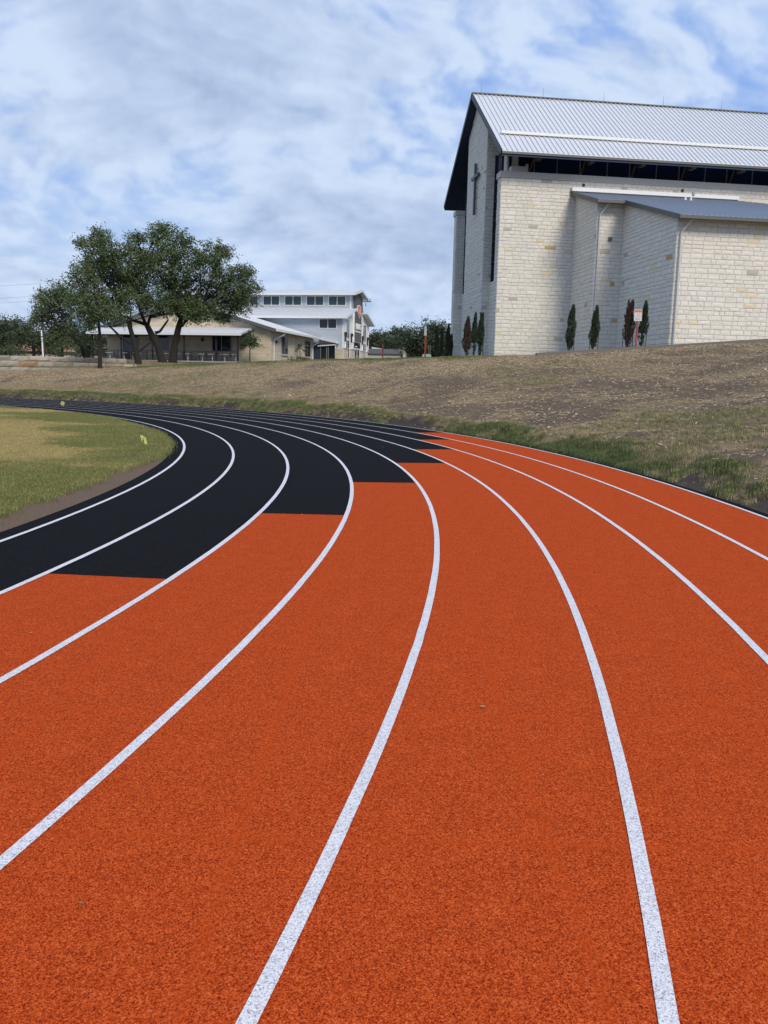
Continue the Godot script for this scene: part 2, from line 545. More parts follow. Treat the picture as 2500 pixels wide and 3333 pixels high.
# ---------------------------------------------------------------- ground
func make_ground() -> void:
	# bank and level ground outside the bend, out to the horizon
	var degs := PackedFloat32Array()
	var d := -180.0
	while d < 180.0:
		degs.append(d)
		d += 0.3 if d > -14.0 and d < 92.0 else 4.0
	degs.append(180.0)
	var rhos := PackedFloat32Array([EDGE - 0.25])
	var r := EDGE - 0.05
	while r < 1500.0:
		rhos.append(r)
		r += 0.18 if r < 60.0 else (0.45 if r < 80.0 else r * 0.09)
	rhos.append(1600.0)
	var nr := rhos.size()
	var pos := PackedVector3Array()
	var nor := PackedVector3Array()
	var col := PackedColorArray()
	for a in degs:
		for q in rhos:
			var h := bank_height(a, q)
			pos.append(polar(a, q, h))
			var w := bank_cover(a, q)
			var p := polar(a, q)
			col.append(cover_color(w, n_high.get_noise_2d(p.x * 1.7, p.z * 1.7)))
	nor.resize(pos.size())
	for i in degs.size():
		for j in nr:
			var i0 := maxi(i - 1, 0)
			var i1 := mini(i + 1, degs.size() - 1)
			var j0 := maxi(j - 1, 0)
			var j1 := mini(j + 1, nr - 1)
			var n := (pos[i * nr + j1] - pos[i * nr + j0]).cross(pos[i1 * nr + j] - pos[i0 * nr + j]).normalized()
			nor[i * nr + j] = n if n.y > 0 else -n
	var ix := PackedInt32Array()
	for i in degs.size() - 1:
		for j in nr - 1:
			var a := i * nr + j
			ix.append_array(PackedInt32Array([a, a + nr, a + 1, a + 1, a + nr, a + nr + 1]))
	var arr := []
	arr.resize(Mesh.ARRAY_MAX)
	arr[Mesh.ARRAY_VERTEX] = pos
	arr[Mesh.ARRAY_NORMAL] = nor
	arr[Mesh.ARRAY_COLOR] = col
	arr[Mesh.ARRAY_INDEX] = ix
	var mesh := ArrayMesh.new()
	mesh.add_surface_from_arrays(Mesh.PRIMITIVE_TRIANGLES, arr)
	ground_stuff(shape(mesh, "ground", M.earth, self))
	# infield
	pos = PackedVector3Array()
	nor = PackedVector3Array()
	col = PackedColorArray()
	ix = PackedInt32Array()
	var rf := PackedFloat32Array([0.0])
	r = 4.0
	while r < 36.7:
		rf.append(r)
		r += 2.0 if r < 16.0 else (0.3 if r < 34.0 else 0.1)
	rf.append(36.75)
	var df := PackedFloat32Array()
	d = -180.0
	while d < 180.0:
		df.append(d)
		d += 0.4 if d > -14.0 and d < 92.0 else 4.0
	df.append(180.0)
	for a in df:
		for q in rf:
			var p := polar(a, q)
			var w := field_cover(p)
			var lift: float = 0.035 * (1.0 - smoothstep(36.2, 36.6, q)) + 0.02 * n_mid.get_noise_2d(p.x, p.z) - 0.03 * smoothstep(36.55, 36.7, q)
			pos.append(polar(a, q, lift))
			nor.append(Vector3.UP)
			var f := n_high.get_noise_2d(p.x * 1.5, p.z * 1.5)
			var k := Color(0.32, 0.25, 0.11).lerp(Color(0.21, 0.17, 0.075), smoothstep(-0.3, 0.5, f))
			k = k.lerp(Color(0.075, 0.095, 0.026), w.x * 0.85).lerp(Color(0.195, 0.125, 0.078), w.y)
			col.append(k)
	nr = rf.size()
	for i in df.size() - 1:
		for j in nr - 1:
			var a := i * nr + j
			ix.append_array(PackedInt32Array([a, a + nr, a + 1, a + 1, a + nr, a + nr + 1]))
	arr = []
	arr.resize(Mesh.ARRAY_MAX)
	arr[Mesh.ARRAY_VERTEX] = pos
	arr[Mesh.ARRAY_NORMAL] = nor
	arr[Mesh.ARRAY_COLOR] = col
	arr[Mesh.ARRAY_INDEX] = ix
	mesh = ArrayMesh.new()
	mesh.add_surface_from_arrays(Mesh.PRIMITIVE_TRIANGLES, arr)
	ground_stuff(shape(mesh, "infield_ground", M.earth, self))

# flat strip along the bend between two radii and two angles
func band(r0: float, r1: float, a0: float, a1: float, y: float, thick := 0.0, wobble := 0.0) -> MB:
	var mb := MB.new()
	var steps := int(ceil((a1 - a0) / 0.35))
	for i in steps:
		var t0 := a0 + (a1 - a0) * i / steps
		var t1 := a0 + (a1 - a0) * (i + 1) / steps
		var w0: float = n_mid.get_noise_2d(t0 * 9.0, r0 * 7.0) * wobble
		var w1: float = n_mid.get_noise_2d(t1 * 9.0, r0 * 7.0) * wobble
		var a := polar(t0, r0 + w0, y)
		var b := polar(t0, r1 + w0, y)
		var c := polar(t1, r1 + w1, y)
		var e := polar(t1, r0 + w1, y)
		mb.quad(a, b, c, e)
		if thick > 0.0:
			var dn := Vector3(0, -thick, 0)
			mb.quad(b, b + dn, c + dn, c)
			mb.quad(e, e + dn, a + dn, a)
	return mb

func make_track() -> void:
	var track := Node3D.new()
	track.name = "running_track"
	track.set_meta("kind", "structure")
	add_child(track)
	put(band(36.6, EDGE, -75.0, 150.0, 0.0, 0.05, 0.0), "rubber_surface", M.black_rubber, track)
	# orange zones, each lane's begins at its own angle
	var starts := [-11.1, -5.97, -0.94, 3.78, 8.29, 12.75, 16.99, 20.86]
	for i in 8:
		var r0 := RADIUS + LANE * i
		put(band(r0, r0 + LANE, -75.0, starts[i], 0.004), "orange_zone", M.orange_rubber, track)
	for i in 9:
		var r := RADIUS + LANE * i
		put(band(r - 0.027, r + 0.027, -75.0, 150.0, 0.008, 0.0, 0.003), "lane_line", M.line_paint, track)

# ---------------------------------------------------------------- stone facing
func stone_color(warm: float) -> Color:
	if warm > 1.7:                                            # the tan stone of the hall and its wing
		var tan_k := Color(0.62, 0.545, 0.405).lerp(Color(0.56, 0.51, 0.41), rng.randf()) * rr(0.85, 1.08)
		return Color(tan_k.r, tan_k.g, tan_k.b)
	var t := rr(0.93, 1.03)
	var k := Color(0.79, 0.76, 0.685).lerp(Color(0.76, 0.745, 0.695), rr(0, 1))
	var u := rng.randf()
	if u < 0.006 * warm:
		k = Color(0.56, 0.40, 0.20)
	elif u < 0.03 * warm:
		k = Color(0.76, 0.67, 0.49)
	elif u > 0.992:
		k = Color(0.52, 0.48, 0.42)
	return Color(k.r * t, k.g * t, k.b * t)

# one rough-faced block: bottom edge s0..s1 at h0, top corners ht0 (at s0) and ht1 (at s1)
func stone_block(mb: MB, o: Vector3, sd: Vector3, nd: Vector3, s0: float, s1: float, h0: float, ht0: float, ht1: float, proud: float, joint := 0.007, bevel := 0.014) -> void:
	var j := joint
	var a: Array[Vector3] = []
	var f: Array[Vector3] = []
	var up := Vector3.UP
	var cs := [[s0 + j, h0 + j], [s1 - j, h0 + j], [s1 - j, maxf(ht1 - j, h0 + j)], [s0 + j, maxf(ht0 - j, h0 + j)]]
	var sx := [1, -1, -1, 1]
	var sy := [1, 1, -1, -1]
	for i in 4:
		var p: Vector3 = o + sd * cs[i][0] + up * cs[i][1]
		a.append(p - nd * 0.01)
		f.append(p + sd * (bevel * sx[i] * rr(0.5, 1.4)) + up * (bevel * sy[i] * rr(0.5, 1.4)) + nd * proud * rr(0.75, 1.2))
	var mid := (f[0] + f[1] + f[2] + f[3]) / 4.0 + nd * rr(-0.008, 0.022) + sd * rr(-0.2, 0.2) * (s1 - s0)
	for i in 4:
		var k := (i + 1) % 4
		mb.quad(a[i], a[k], f[k], f[i])
		mb.tri(f[i], f[k], mid)

func facing(parent: Node, called: String, o: Vector3, sd: Vector3, nd: Vector3, s0: float, s1: float, courses: Array, top: Callable, singles := 0, warm := 1.0, lo := 0.28, hi := 0.76) -> int:
	var all := MB.new()
	var made := 0
	for ci in courses.size() - 1:
		var h0: float = courses[ci]
		var h1: float = courses[ci + 1]
		var s := s0
		var first := true
		while s < s1 - 0.001:
			var e := s + rr(lo, hi) * (rr(0.45, 1.0) if first else 1.0)
			first = false
			if s1 - e < lo * 0.6:
				e = s1
			e = minf(e, s1)
			var t0: float = minf(h1, top.call(s))
			var t1: float = minf(h1, top.call(e))
			if maxf(t0, t1) > h0 + 0.05:
				var mb := all
				var alone := made < singles
				if alone:
					mb = MB.new()
				mb.col = stone_color(warm)
				stone_block(mb, o, sd, nd, s, e, h0, maxf(t0, h0 + 0.02), maxf(t1, h0 + 0.02), rr(0.01, 0.024))
				if alone:
					put(mb, "stone", M.limestone, parent)
				made += 1
			s = e
	if all.v.size():
		ground_stuff(put(all, called, M.limestone, parent), "stuff")
	return made

# ---------------------------------------------------------------- church
func cv(u: float, h: float, v: float) -> Vector3:   # u along the nave, v away from the track
	return Vector3(u - 20.0, h - 3.0, 50.0 - v)

func church_place(u: float, h: float, v: float) -> Vector3:
	return Basis(Vector3.UP, CHURCH_TURN) * Vector3(u, 0, -v) + Vector3(0, h, 0)

func make_church() -> void:
	var ch := thing("church", "tall cream limestone church with steep metal gable roof and wall cross", "church", church_place(20, 3, 50), CHURCH_TURN)
	var courses := [0.0]
	while courses[-1] < 19.0:
		courses.append(courses[-1] + [0.2, 0.235, 0.235, 0.27][rng.randi() % 4])
	var X := Vector3.RIGHT
	var Z := Vector3.BACK
	var roof_h := func(v: float) -> float: return 15.6 + 0.696 * (minf(v, 121.0 - v) - 52.0)      # top of main roof
	var ann := func(v: float) -> float: return 13.75 - 0.296 * (53.5 - v)                          # top of annex roof

	# nave side wall next to the track
	var mb := MB.new()
	mb.box(cv(14.55, 2.2, 53.5), cv(40, 14.42, 54.3))
	var wall := put(mb, "side_wall", M.mortar, ch)
	facing(wall, "stone_facing", cv(0, 3, 53.5) + X * 20.0 * 0.0, X, Z, 14.55, 19.5, courses, func(_s): return 11.42, 0, 0.7)
	facing(wall, "stone_facing", cv(0, 3, 53.5), X, Z, 19.5, 36.0, courses.filter(func(k): return k > 7.0), func(_s): return 11.42, 0, 0.8)
	facing(wall, "stone_facing", cv(14.55, 3, 0), Z, -X, -54.3, -53.5, courses, func(_s): return 11.42, 0, 0.4)
	mb = MB.new()
	mb.box(cv(14.47, 14.42, 53.42), cv(40, 14.79, 54.36))
	put(mb, "wall_cap", M.cast_stone, ch)
	# low parapet pieces on the cap
	mb = MB.new()
	mb.box(cv(15.25, 14.79, 53.75), cv(16.3, 15.2, 54.3))
	mb.box(cv(16.3, 14.79, 53.95), cv(16.42, 15.42, 54.3))
	put(mb, "parapet_block", M.cast_stone, ch)

	# far side wall, seen past the front
	mb = MB.new()
	mb.box(cv(14.55, 2.2, 66.2), cv(40, 14.42, 67.0))
	wall = put(mb, "side_wall", M.mortar, ch)
	facing(wall, "stone_facing", cv(0, 3, 66.2), X, Z, 14.55, 16.6, courses, func(_s): return 11.42, 0, 0.3)
	facing(wall, "stone_facing", cv(14.55, 3, 0), Z, -X, -67.0, -66.2, courses, func(_s): return 11.42, 0, 0.3)
	mb = MB.new()
	mb.box(cv(14.47, 14.42, 66.14), cv(40, 14.79, 67.08))
	put(mb, "wall_cap", M.cast_stone, ch)

	# front slab that carries the cross, rising under the gable
	mb = MB.new()
	var ring := [cv(14.65, 2.2, 57.75), cv(14.65, roof_h.call(57.75) - 0.34, 57.75), cv(14.65, roof_h.call(60.5) - 0.34, 60.5), cv(14.65, roof_h.call(63.25) - 0.34, 63.25), cv(14.65, 2.2, 63.25)]
	mb.prism(ring, X * 0.85)
	wall = put(mb, "cross_wall", M.mortar, ch)
	facing(wall, "stone_facing", cv(14.65, 3, 0), Z, -X, -63.25, -57.75, courses, func(s): return roof_h.call(-s) - 3.36, 0, 0.3)
	facing(wall, "stone_facing", cv(0, 3, 57.75), X, Z, 14.65, 15.5, courses, func(_s): return roof_h.call(57.75) - 3.36, 0, 0.3)
	# cross
	mb = MB.new()
	mb.box(cv(14.40, 13.36, 60.11), cv(14.55, 16.82, 60.31))
	mb.box(cv(14.395, 15.83, 59.25), cv(14.555, 16.03, 61.15))
	for h in [13.8, 15.2, 16.5]:
		mb.box(cv(14.55, h, 60.18), cv(14.66, h + 0.04, 60.23))
	put(mb, "cross", M.cross_metal, ch)

	# stone below the tall front windows, and the windows
	for side in [[54.3, 57.75], [63.25, 66.2]]:
		mb = MB.new()
		mb.box(cv(15.2, 2.2, side[0]), cv(15.7, 8.45, side[1]))
		wall = put(mb, "front_wall", M.mortar, ch)
		facing(wall, "stone_facing", cv(15.2, 3, 0), Z, -X, -side[1], -side[0], courses, func(_s): return 5.45, 0, 0.4)
		var win := put(window_frame_front(side), "tall_window", M.dark_metal, ch)
		var levels := [8.5, 9.76, 11.1, 12.47, 13.73, 15.22, 16.6]
		for i in 6:
			var p := MB.new()
			var hi: float = levels[i + 1]
			var t0: float = minf(hi, roof_h.call(side[0]) - 0.5)
			var t1: float = minf(hi, roof_h.call(side[1]) - 0.5)
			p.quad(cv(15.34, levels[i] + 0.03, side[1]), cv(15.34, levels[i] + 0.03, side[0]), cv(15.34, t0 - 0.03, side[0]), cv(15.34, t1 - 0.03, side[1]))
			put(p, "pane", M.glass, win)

	# clerestory band under the eaves, both sides
	for side in 2:
		var vg := 54.65 if side == 0 else 66.35
		var top: float = roof_h.call(54.65) - 0.36
		var band_node := put(clerestory_frame(vg, top, side), "clerestory", M.mullion, ch)
		var stops := [15.95, 17.0, 18.54, 20.09, 21.94, 23.48, 25.34, 26.93, 28.77, 30.31, 32.15, 33.7, 35.5, 37.1, 39.9]
		for i in stops.size() - 1:
			var p := MB.new()
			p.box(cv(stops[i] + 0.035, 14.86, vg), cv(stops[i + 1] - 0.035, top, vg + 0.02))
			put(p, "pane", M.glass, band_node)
	# stone pier at the corner of the clerestory
	mb = MB.new()
	mb.box(cv(15.1, 14.79, 54.38), cv(15.85, 17.0, 55.0))
	wall = put(mb, "corner_pier", M.mortar, ch)
	facing(wall, "stone_facing", cv(0, 3, 54.38), X, Z, 15.1, 15.85, courses.filter(func(k): return k > 11.6), func(_s): return 13.9, 0, 0.2)
	# blocks and struts under the eave
	for i in 7:
		var u := 17.05 + 3.46 * i
		mb = MB.new()
		mb.box(cv(u - 0.15, 15.62, 53.55), cv(u + 0.15, 15.84, 54.2))
		mb.bar(cv(u - 0.42, 14.82, 54.56), cv(u - 0.05, 16.2, 54.5), 0.1, 0.08, Vector3.BACK)
		put(mb, "eave_bracket", M.timber, ch)
	# beam of dark wall behind the glass so that the nave is closed
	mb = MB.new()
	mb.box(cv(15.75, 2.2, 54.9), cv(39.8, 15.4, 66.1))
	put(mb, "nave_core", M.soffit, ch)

	# roof: dark deck, near slope in separate standing-seam panels, far slope
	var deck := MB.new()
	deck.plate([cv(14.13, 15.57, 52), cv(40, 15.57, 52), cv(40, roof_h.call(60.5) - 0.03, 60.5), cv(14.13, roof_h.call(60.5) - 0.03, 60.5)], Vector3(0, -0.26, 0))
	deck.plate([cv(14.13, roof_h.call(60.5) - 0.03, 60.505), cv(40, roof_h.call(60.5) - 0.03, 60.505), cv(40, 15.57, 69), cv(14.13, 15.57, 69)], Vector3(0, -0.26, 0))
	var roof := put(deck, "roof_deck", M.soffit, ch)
	var panel := MB.new()
	var a := Vector3(0, 15.6 - 3.0, -2.0 + 0.03)
	var b := Vector3(0, 21.52 - 3.0, -10.5)
	var pw := 0.3255
	panel.quad(a + Vector3(0.004, 0, 0), a + Vector3(pw - 0.004, 0, 0), b + Vector3(pw - 0.004, 0, 0), b + Vector3(0.004, 0, 0))
	panel.quad(a + Vector3(0.004, -0.06, 0), a + Vector3(pw - 0.004, -0.06, 0), a + Vector3(pw - 0.004, 0, 0), a + Vector3(0.004, 0, 0))
	panel.bar(a + Vector3(0.03, 0.075, 0), b + Vector3(0.03, 0.075, 0), 0.045, 0.072)
	var panel_mesh := panel.mesh()
	for i in 79:
		var o := shape(panel_mesh, "roof_panel", M.galvalume, roof)
		o.position = Vector3(14.13 - 20.0 + pw * i, 0, 0)
		o.position.z = 0.0
	var far := MB.new()
	far.plate([cv(14.13, roof_h.call(60.5) + 0.02, 60.51), cv(40, roof_h.call(60.5) + 0.02, 60.51), cv(40, 15.62, 69), cv(14.13, 15.62, 69)], Vector3(0, -0.045, 0))
	put(far, "far_slope", M.galvalume, roof)
	mb = MB.new()
	mb.bar(cv(14.1, 21.6, 60.5), cv(40, 21.6, 60.5), 0.26, 0.07)
	put(mb, "ridge_cap", M.trim_metal, ch)
	mb = MB.new()
	mb.box(cv(14.12, 15.44, 51.93), cv(40, 15.575, 51.99))
	put(mb, "eave_trim", M.trim_metal, ch)
	mb = MB.new()
	mb.bar(cv(14.09, 15.64, 51.97), cv(14.09, 21.57, 60.5), 0.06, 0.3)
	mb.bar(cv(14.09, 21.57, 60.5), cv(14.09, 15.64, 69.03), 0.06, 0.3)
	put(mb, "rake_trim", M.dark_metal, ch)
	mb = MB.new()
	mb.bar(cv(14.6, 17.22 + 0.17, 54.25), cv(40, 17.22 + 0.17, 54.25), 0.26, 0.17)
	put(mb, "snow_rail", M.white_metal, ch)
	for i in 6:
		mb = MB.new()
		mb.tube([cv(14.75 + 4.5 * i, 21.5, 60.5), cv(14.75 + 4.5 * i, 22.25, 60.5)], [0.014, 0.006], 5)
		put(mb, "lightning_rod", M.trim_metal, ch)

	# annex: two stepped blocks under one low roof
	mb = MB.new()
	ring = [cv(19.5, 2.2, 53.5), cv(19.5, ann.call(53.5) - 0.25, 53.5), cv(19.5, ann.call(49.6) - 0.25, 49.6), cv(19.5, 2.2, 49.6)]
	mb.prism(ring, X * 20.5)
	var inner := put(mb, "annex_wall", M.mortar, ch)
	mb = MB.new()
	ring = [cv(21.15, 2.2, 49.6), cv(21.15, ann.call(49.6) - 0.25, 49.6), cv(21.15, ann.call(42.6) - 0.25, 42.6), cv(21.15, 2.2, 42.6)]
	mb.prism(ring, X * 18.85)
	var outer := put(mb, "annex_wall", M.mortar, ch)
	facing(outer, "stone_facing", cv(0, 3, 42.6), X, Z, 21.15, 26.6, courses, func(_s): return ann.call(42.6) - 3.26, 300, 1.6)
	facing(outer, "stone_facing", cv(0, 3, 42.6), X, Z, 26.6, 36.0, courses, func(_s): return ann.call(42.6) - 3.26, 0, 1.4)
	facing(outer, "stone_facing", cv(21.15, 3, 0), Z, -X, -49.6, -42.6, courses, func(s): return ann.call(-s) - 3.26, 0, 0.5)
	facing(inner, "stone_facing", cv(0, 3, 49.6), X, Z, 19.5, 21.15, courses, func(_s): return ann.call(49.6) - 3.26, 0, 1.6)
	facing(inner, "stone_facing", cv(19.5, 3, 0), Z, -X, -53.5, -49.6, courses, func(s): return ann.call(-s) - 3.26, 0, 0.4)
	# annex roof
	mb = MB.new()
	var at := func(u: float, v: float) -> Vector3: return cv(u, ann.call(v), v)
	mb.plate([at.call(19.22, 53.48), at.call(19.22, 48.95), at.call(20.92, 48.95), at.call(20.92, 41.95), at.call(42.0, 41.95), at.call(30.5, 53.48)], Vector3(0, -0.2, 0))
	var ar := put(mb, "annex_roof", M.grey_metal_roof, ch)
	mb = MB.new()
	var u2 := 19.3
	while u2 < 41.0:
		var v0 := 48.97 if u2 < 20.95 else 41.97
		var v1: float = 53.4 if u2 < 30.5 else 53.4 - (u2 - 30.5) * 1.003
		if v1 > v0 + 0.2:
			mb.bar(at.call(u2, v0) + Vector3(0, 0.045, 0), at.call(u2, v1) + Vector3(0, 0.045, 0), 0.03, 0.045)
		u2 += 0.3
	put(mb, "roof_ribs", M.grey_metal_roof, ar).set_meta("kind", "stuff")
	mb = MB.new()
	mb.bar(at.call(19.19, 53.48) + Vector3(0, 0.03, 0), at.call(19.19, 48.92) + Vector3(0, 0.03, 0), 0.06, 0.24)
	mb.bar(at.call(20.89, 48.95) + Vector3(0, 0.03, 0), at.call(20.89, 41.92) + Vector3(0, 0.03, 0), 0.06, 0.24)
	put(mb, "rake_trim", M.trim_metal, ch)
	mb = MB.new()
	mb.box(cv(19.16, ann.call(48.95) - 0.19, 48.8), cv(20.86, ann.call(48.95) - 0.02, 48.94))
	mb.box(cv(20.86, ann.call(41.95) - 0.19, 41.8), cv(42, ann.call(41.95) - 0.02, 41.94))
	put(mb, "gutter", M.trim_metal, ch)
	mb = MB.new()
	mb.box(cv(19.15, 13.76, 53.2), cv(30.55, 13.99, 53.44))
	put(mb, "snow_rail", M.white_metal, ch)
	# downspouts
	var spout := func(u: float, v: float, top_h: float, uo: float) -> void:
		var s := MB.new()
		s.tube([cv(uo, top_h - 0.12, v - 0.42), cv(uo, top_h - 0.2, v - 0.42), cv(u + 0.03, top_h - 0.72, v - 0.12), cv(u, top_h - 0.85, v - 0.1), cv(u, 3.1, v - 0.1)], [0.055, 0.055, 0.055, 0.055, 0.055], 8)
		put(s, "downspout", M.spout_metal, ch)
	spout.call(19.62, 49.55, ann.call(48.95), 19.98)
	spout.call(21.32, 42.55, ann.call(41.95), 21.68)
	# scuppers in the nave wall, wall lamp in the recess, roof vents
	for u in [19.97, 26.7, 33.4]:
		mb = MB.new()
		mb.tube([cv(u, 14.2, 53.44), cv(u, 14.2, 53.6)], [0.1, 0.1], 12)
		put(mb, "scupper", M.dark_metal, ch)
	mb = MB.new()
	mb.box(cv(20.25, 10.2, 49.42), cv(20.46, 10.38, 49.56))
	put(mb, "wall_lamp", M.trim_metal, ch)
	for q in [[25.95, 0.2], [26.32, 0.2]]:
		mb = MB.new()
		mb.tube([cv(q[0], 13.1, 51.5), cv(q[0], 13.34, 51.5)], [0.075, 0.075], 10)
		put(mb, "vent_pipe", M.white_metal, ch)
	mb = MB.new()
	mb.tube([cv(26.42, 13.05, 51.4), cv(26.42, 13.6, 51.4)], [0.02, 0.02], 6)
	mb.box(cv(26.35, 13.45, 51.35), cv(26.49, 13.66, 51.47))
	put(mb, "vent_pipe", M.mullion, ch)

	# concrete kerb along the foot of the bank's crest
	mb = MB.new()
	var line := [[13.25, 3.13], [15.05, 3.27], [17.51, 3.49], [20.23, 3.71], [25.68, 4.16], [31.0, 4.62], [38.0, 5.0]]
	for i in line.size() - 1:
		var p: Vector3 = church_place(line[i][0], line[i][1], 40.8)
		var q: Vector3 = church_place(line[i + 1][0], line[i + 1][1], 40.8)
		mb.bar(p, q, 0.16, 0.8)
	ground_stuff(put(mb, "kerb", M.kerb_concrete, self))

func window_frame_front(side: Array) -> MB:
	var mb := MB.new()
	var levels := [8.45, 9.76, 11.1, 12.47, 13.73, 15.22]
	for h in levels:
		mb.box(cv(15.22, h - 0.035, side[0]), cv(15.42, h + 0.035, side[1]))
	for v in [side[0] + 0.03, (side[0] + side[1]) / 2, side[1] - 0.03]:
		mb.box(cv(15.225, 8.45, v - 0.03), cv(15.415, 16.8, v + 0.03))
	return mb

func clerestory_frame(vg: float, top: float, side: int) -> MB:
	var mb := MB.new()
	var d := -0.06 if side == 0 else 0.06
	for u in [15.95, 17.0, 18.54, 20.09, 21.94, 23.48, 25.34, 26.93, 28.77, 30.31, 32.15, 33.7, 35.5, 37.1, 39.9]:
		mb.box(cv(u - 0.035, 14.8, vg + d), cv(u + 0.035, top, vg + 0.05))
	mb.box(cv(15.9, 14.79, vg + d * 0.8), cv(39.95, 14.86, vg + 0.045))
	return mb

# ---------------------------------------------------------------- hall
func hv(u: float, h: float, v: float) -> Vector3:
	return Vector3(u + 33.0, h - 3.2, 100.0 - v)

func hall_place(u: float, h: float, v: float) -> Vector3:
	return Basis(Vector3.UP, HALL_TURN) * Vector3(u, 0, -v) + Vector3(0, h, 0)

# lap boards: each board leans out at its foot
func siding(o: Vector3, sd: Vector3, nd: Vector3, s0: float, s1: float, h0: float, h1: float, step: float, top = null) -> MB:
	var mb := MB.new()
	var h := h0
	while h < h1 - 0.02:
		var e := minf(h + step, h1)
		var a0 := s0
		var a1 := s1
		var b0 := s0
		var b1 := s1
		if top != null:
			var lo: Vector2 = top.call(h)
			var hi: Vector2 = top.call(e)
			a0 = lo.x; a1 = lo.y; b0 = hi.x; b1 = hi.y
		var up := Vector3.UP
		mb.quad(o + sd * a0 + up * h + nd * 0.022, o + sd * a1 + up * h + nd * 0.022, o + sd * b1 + up * e, o + sd * b0 + up * e)
		mb.quad(o + sd * a0 + up * h, o + sd * a1 + up * h, o + sd * a1 + up * h + nd * 0.022, o + sd * a0 + up * h + nd * 0.022)
		h = e
	return mb

# window in a wall: frame with a middle bar, panes as pieces of their own
func hall_window(parent: Node, o: Vector3, sd: Vector3, nd: Vector3, s0: float, s1: float, h0: float, h1: float, glass: Material, frame: Material, called := "window", bars := 2) -> void:
	var t := Transform3D(Basis(sd, Vector3.UP, nd), o)
	var mb := MB.new()
	var w := 0.07
	mb.xbox(t, Vector3(s0 - w, h0 - w, -0.02), Vector3(s1 + w, h0, 0.06))
	mb.xbox(t, Vector3(s0 - w, h1, -0.02), Vector3(s1 + w, h1 + w, 0.06))
	mb.xbox(t, Vector3(s0 - w, h0, -0.021), Vector3(s0, h1, 0.059))
	mb.xbox(t, Vector3(s1, h0, -0.021), Vector3(s1 + w, h1, 0.059))
	for i in range(1, bars):
		var s := lerpf(s0, s1, float(i) / bars)
		mb.xbox(t, Vector3(s - 0.035, h0, -0.02), Vector3(s + 0.035, h1, 0.05))
	var win := put(mb, called, frame, parent)
	for i in bars:
		var p := MB.new()
		p.xbox(t, Vector3(lerpf(s0, s1, float(i) / bars) + 0.03, h0 + 0.002, 0.0), Vector3(lerpf(s0, s1, float(i + 1) / bars) - 0.03, h1 - 0.002, 0.025))
		put(p, "pane", glass, win)

func metal_panels(parent: Node, a: Vector3, b: Vector3, run: Vector3, width: float) -> void:
	# panels side by side along run, each going from the eave (a) to the top (b)
	var count := int(run.length() / width)
	var step := run / count
	var d := run.normalized()
	var p := MB.new()
	p.quad(d * 0.004, step - d * 0.004, b - a + step - d * 0.004, b - a + d * 0.004)
	p.bar(d * 0.03 + Vector3(0, 0.06, 0), b - a + d * 0.03 + Vector3(0, 0.06, 0), 0.05, 0.06)
	var m := p.mesh()
	for i in count:
		shape(m, "roof_panel", M.galvalume, parent).position = a + step * i

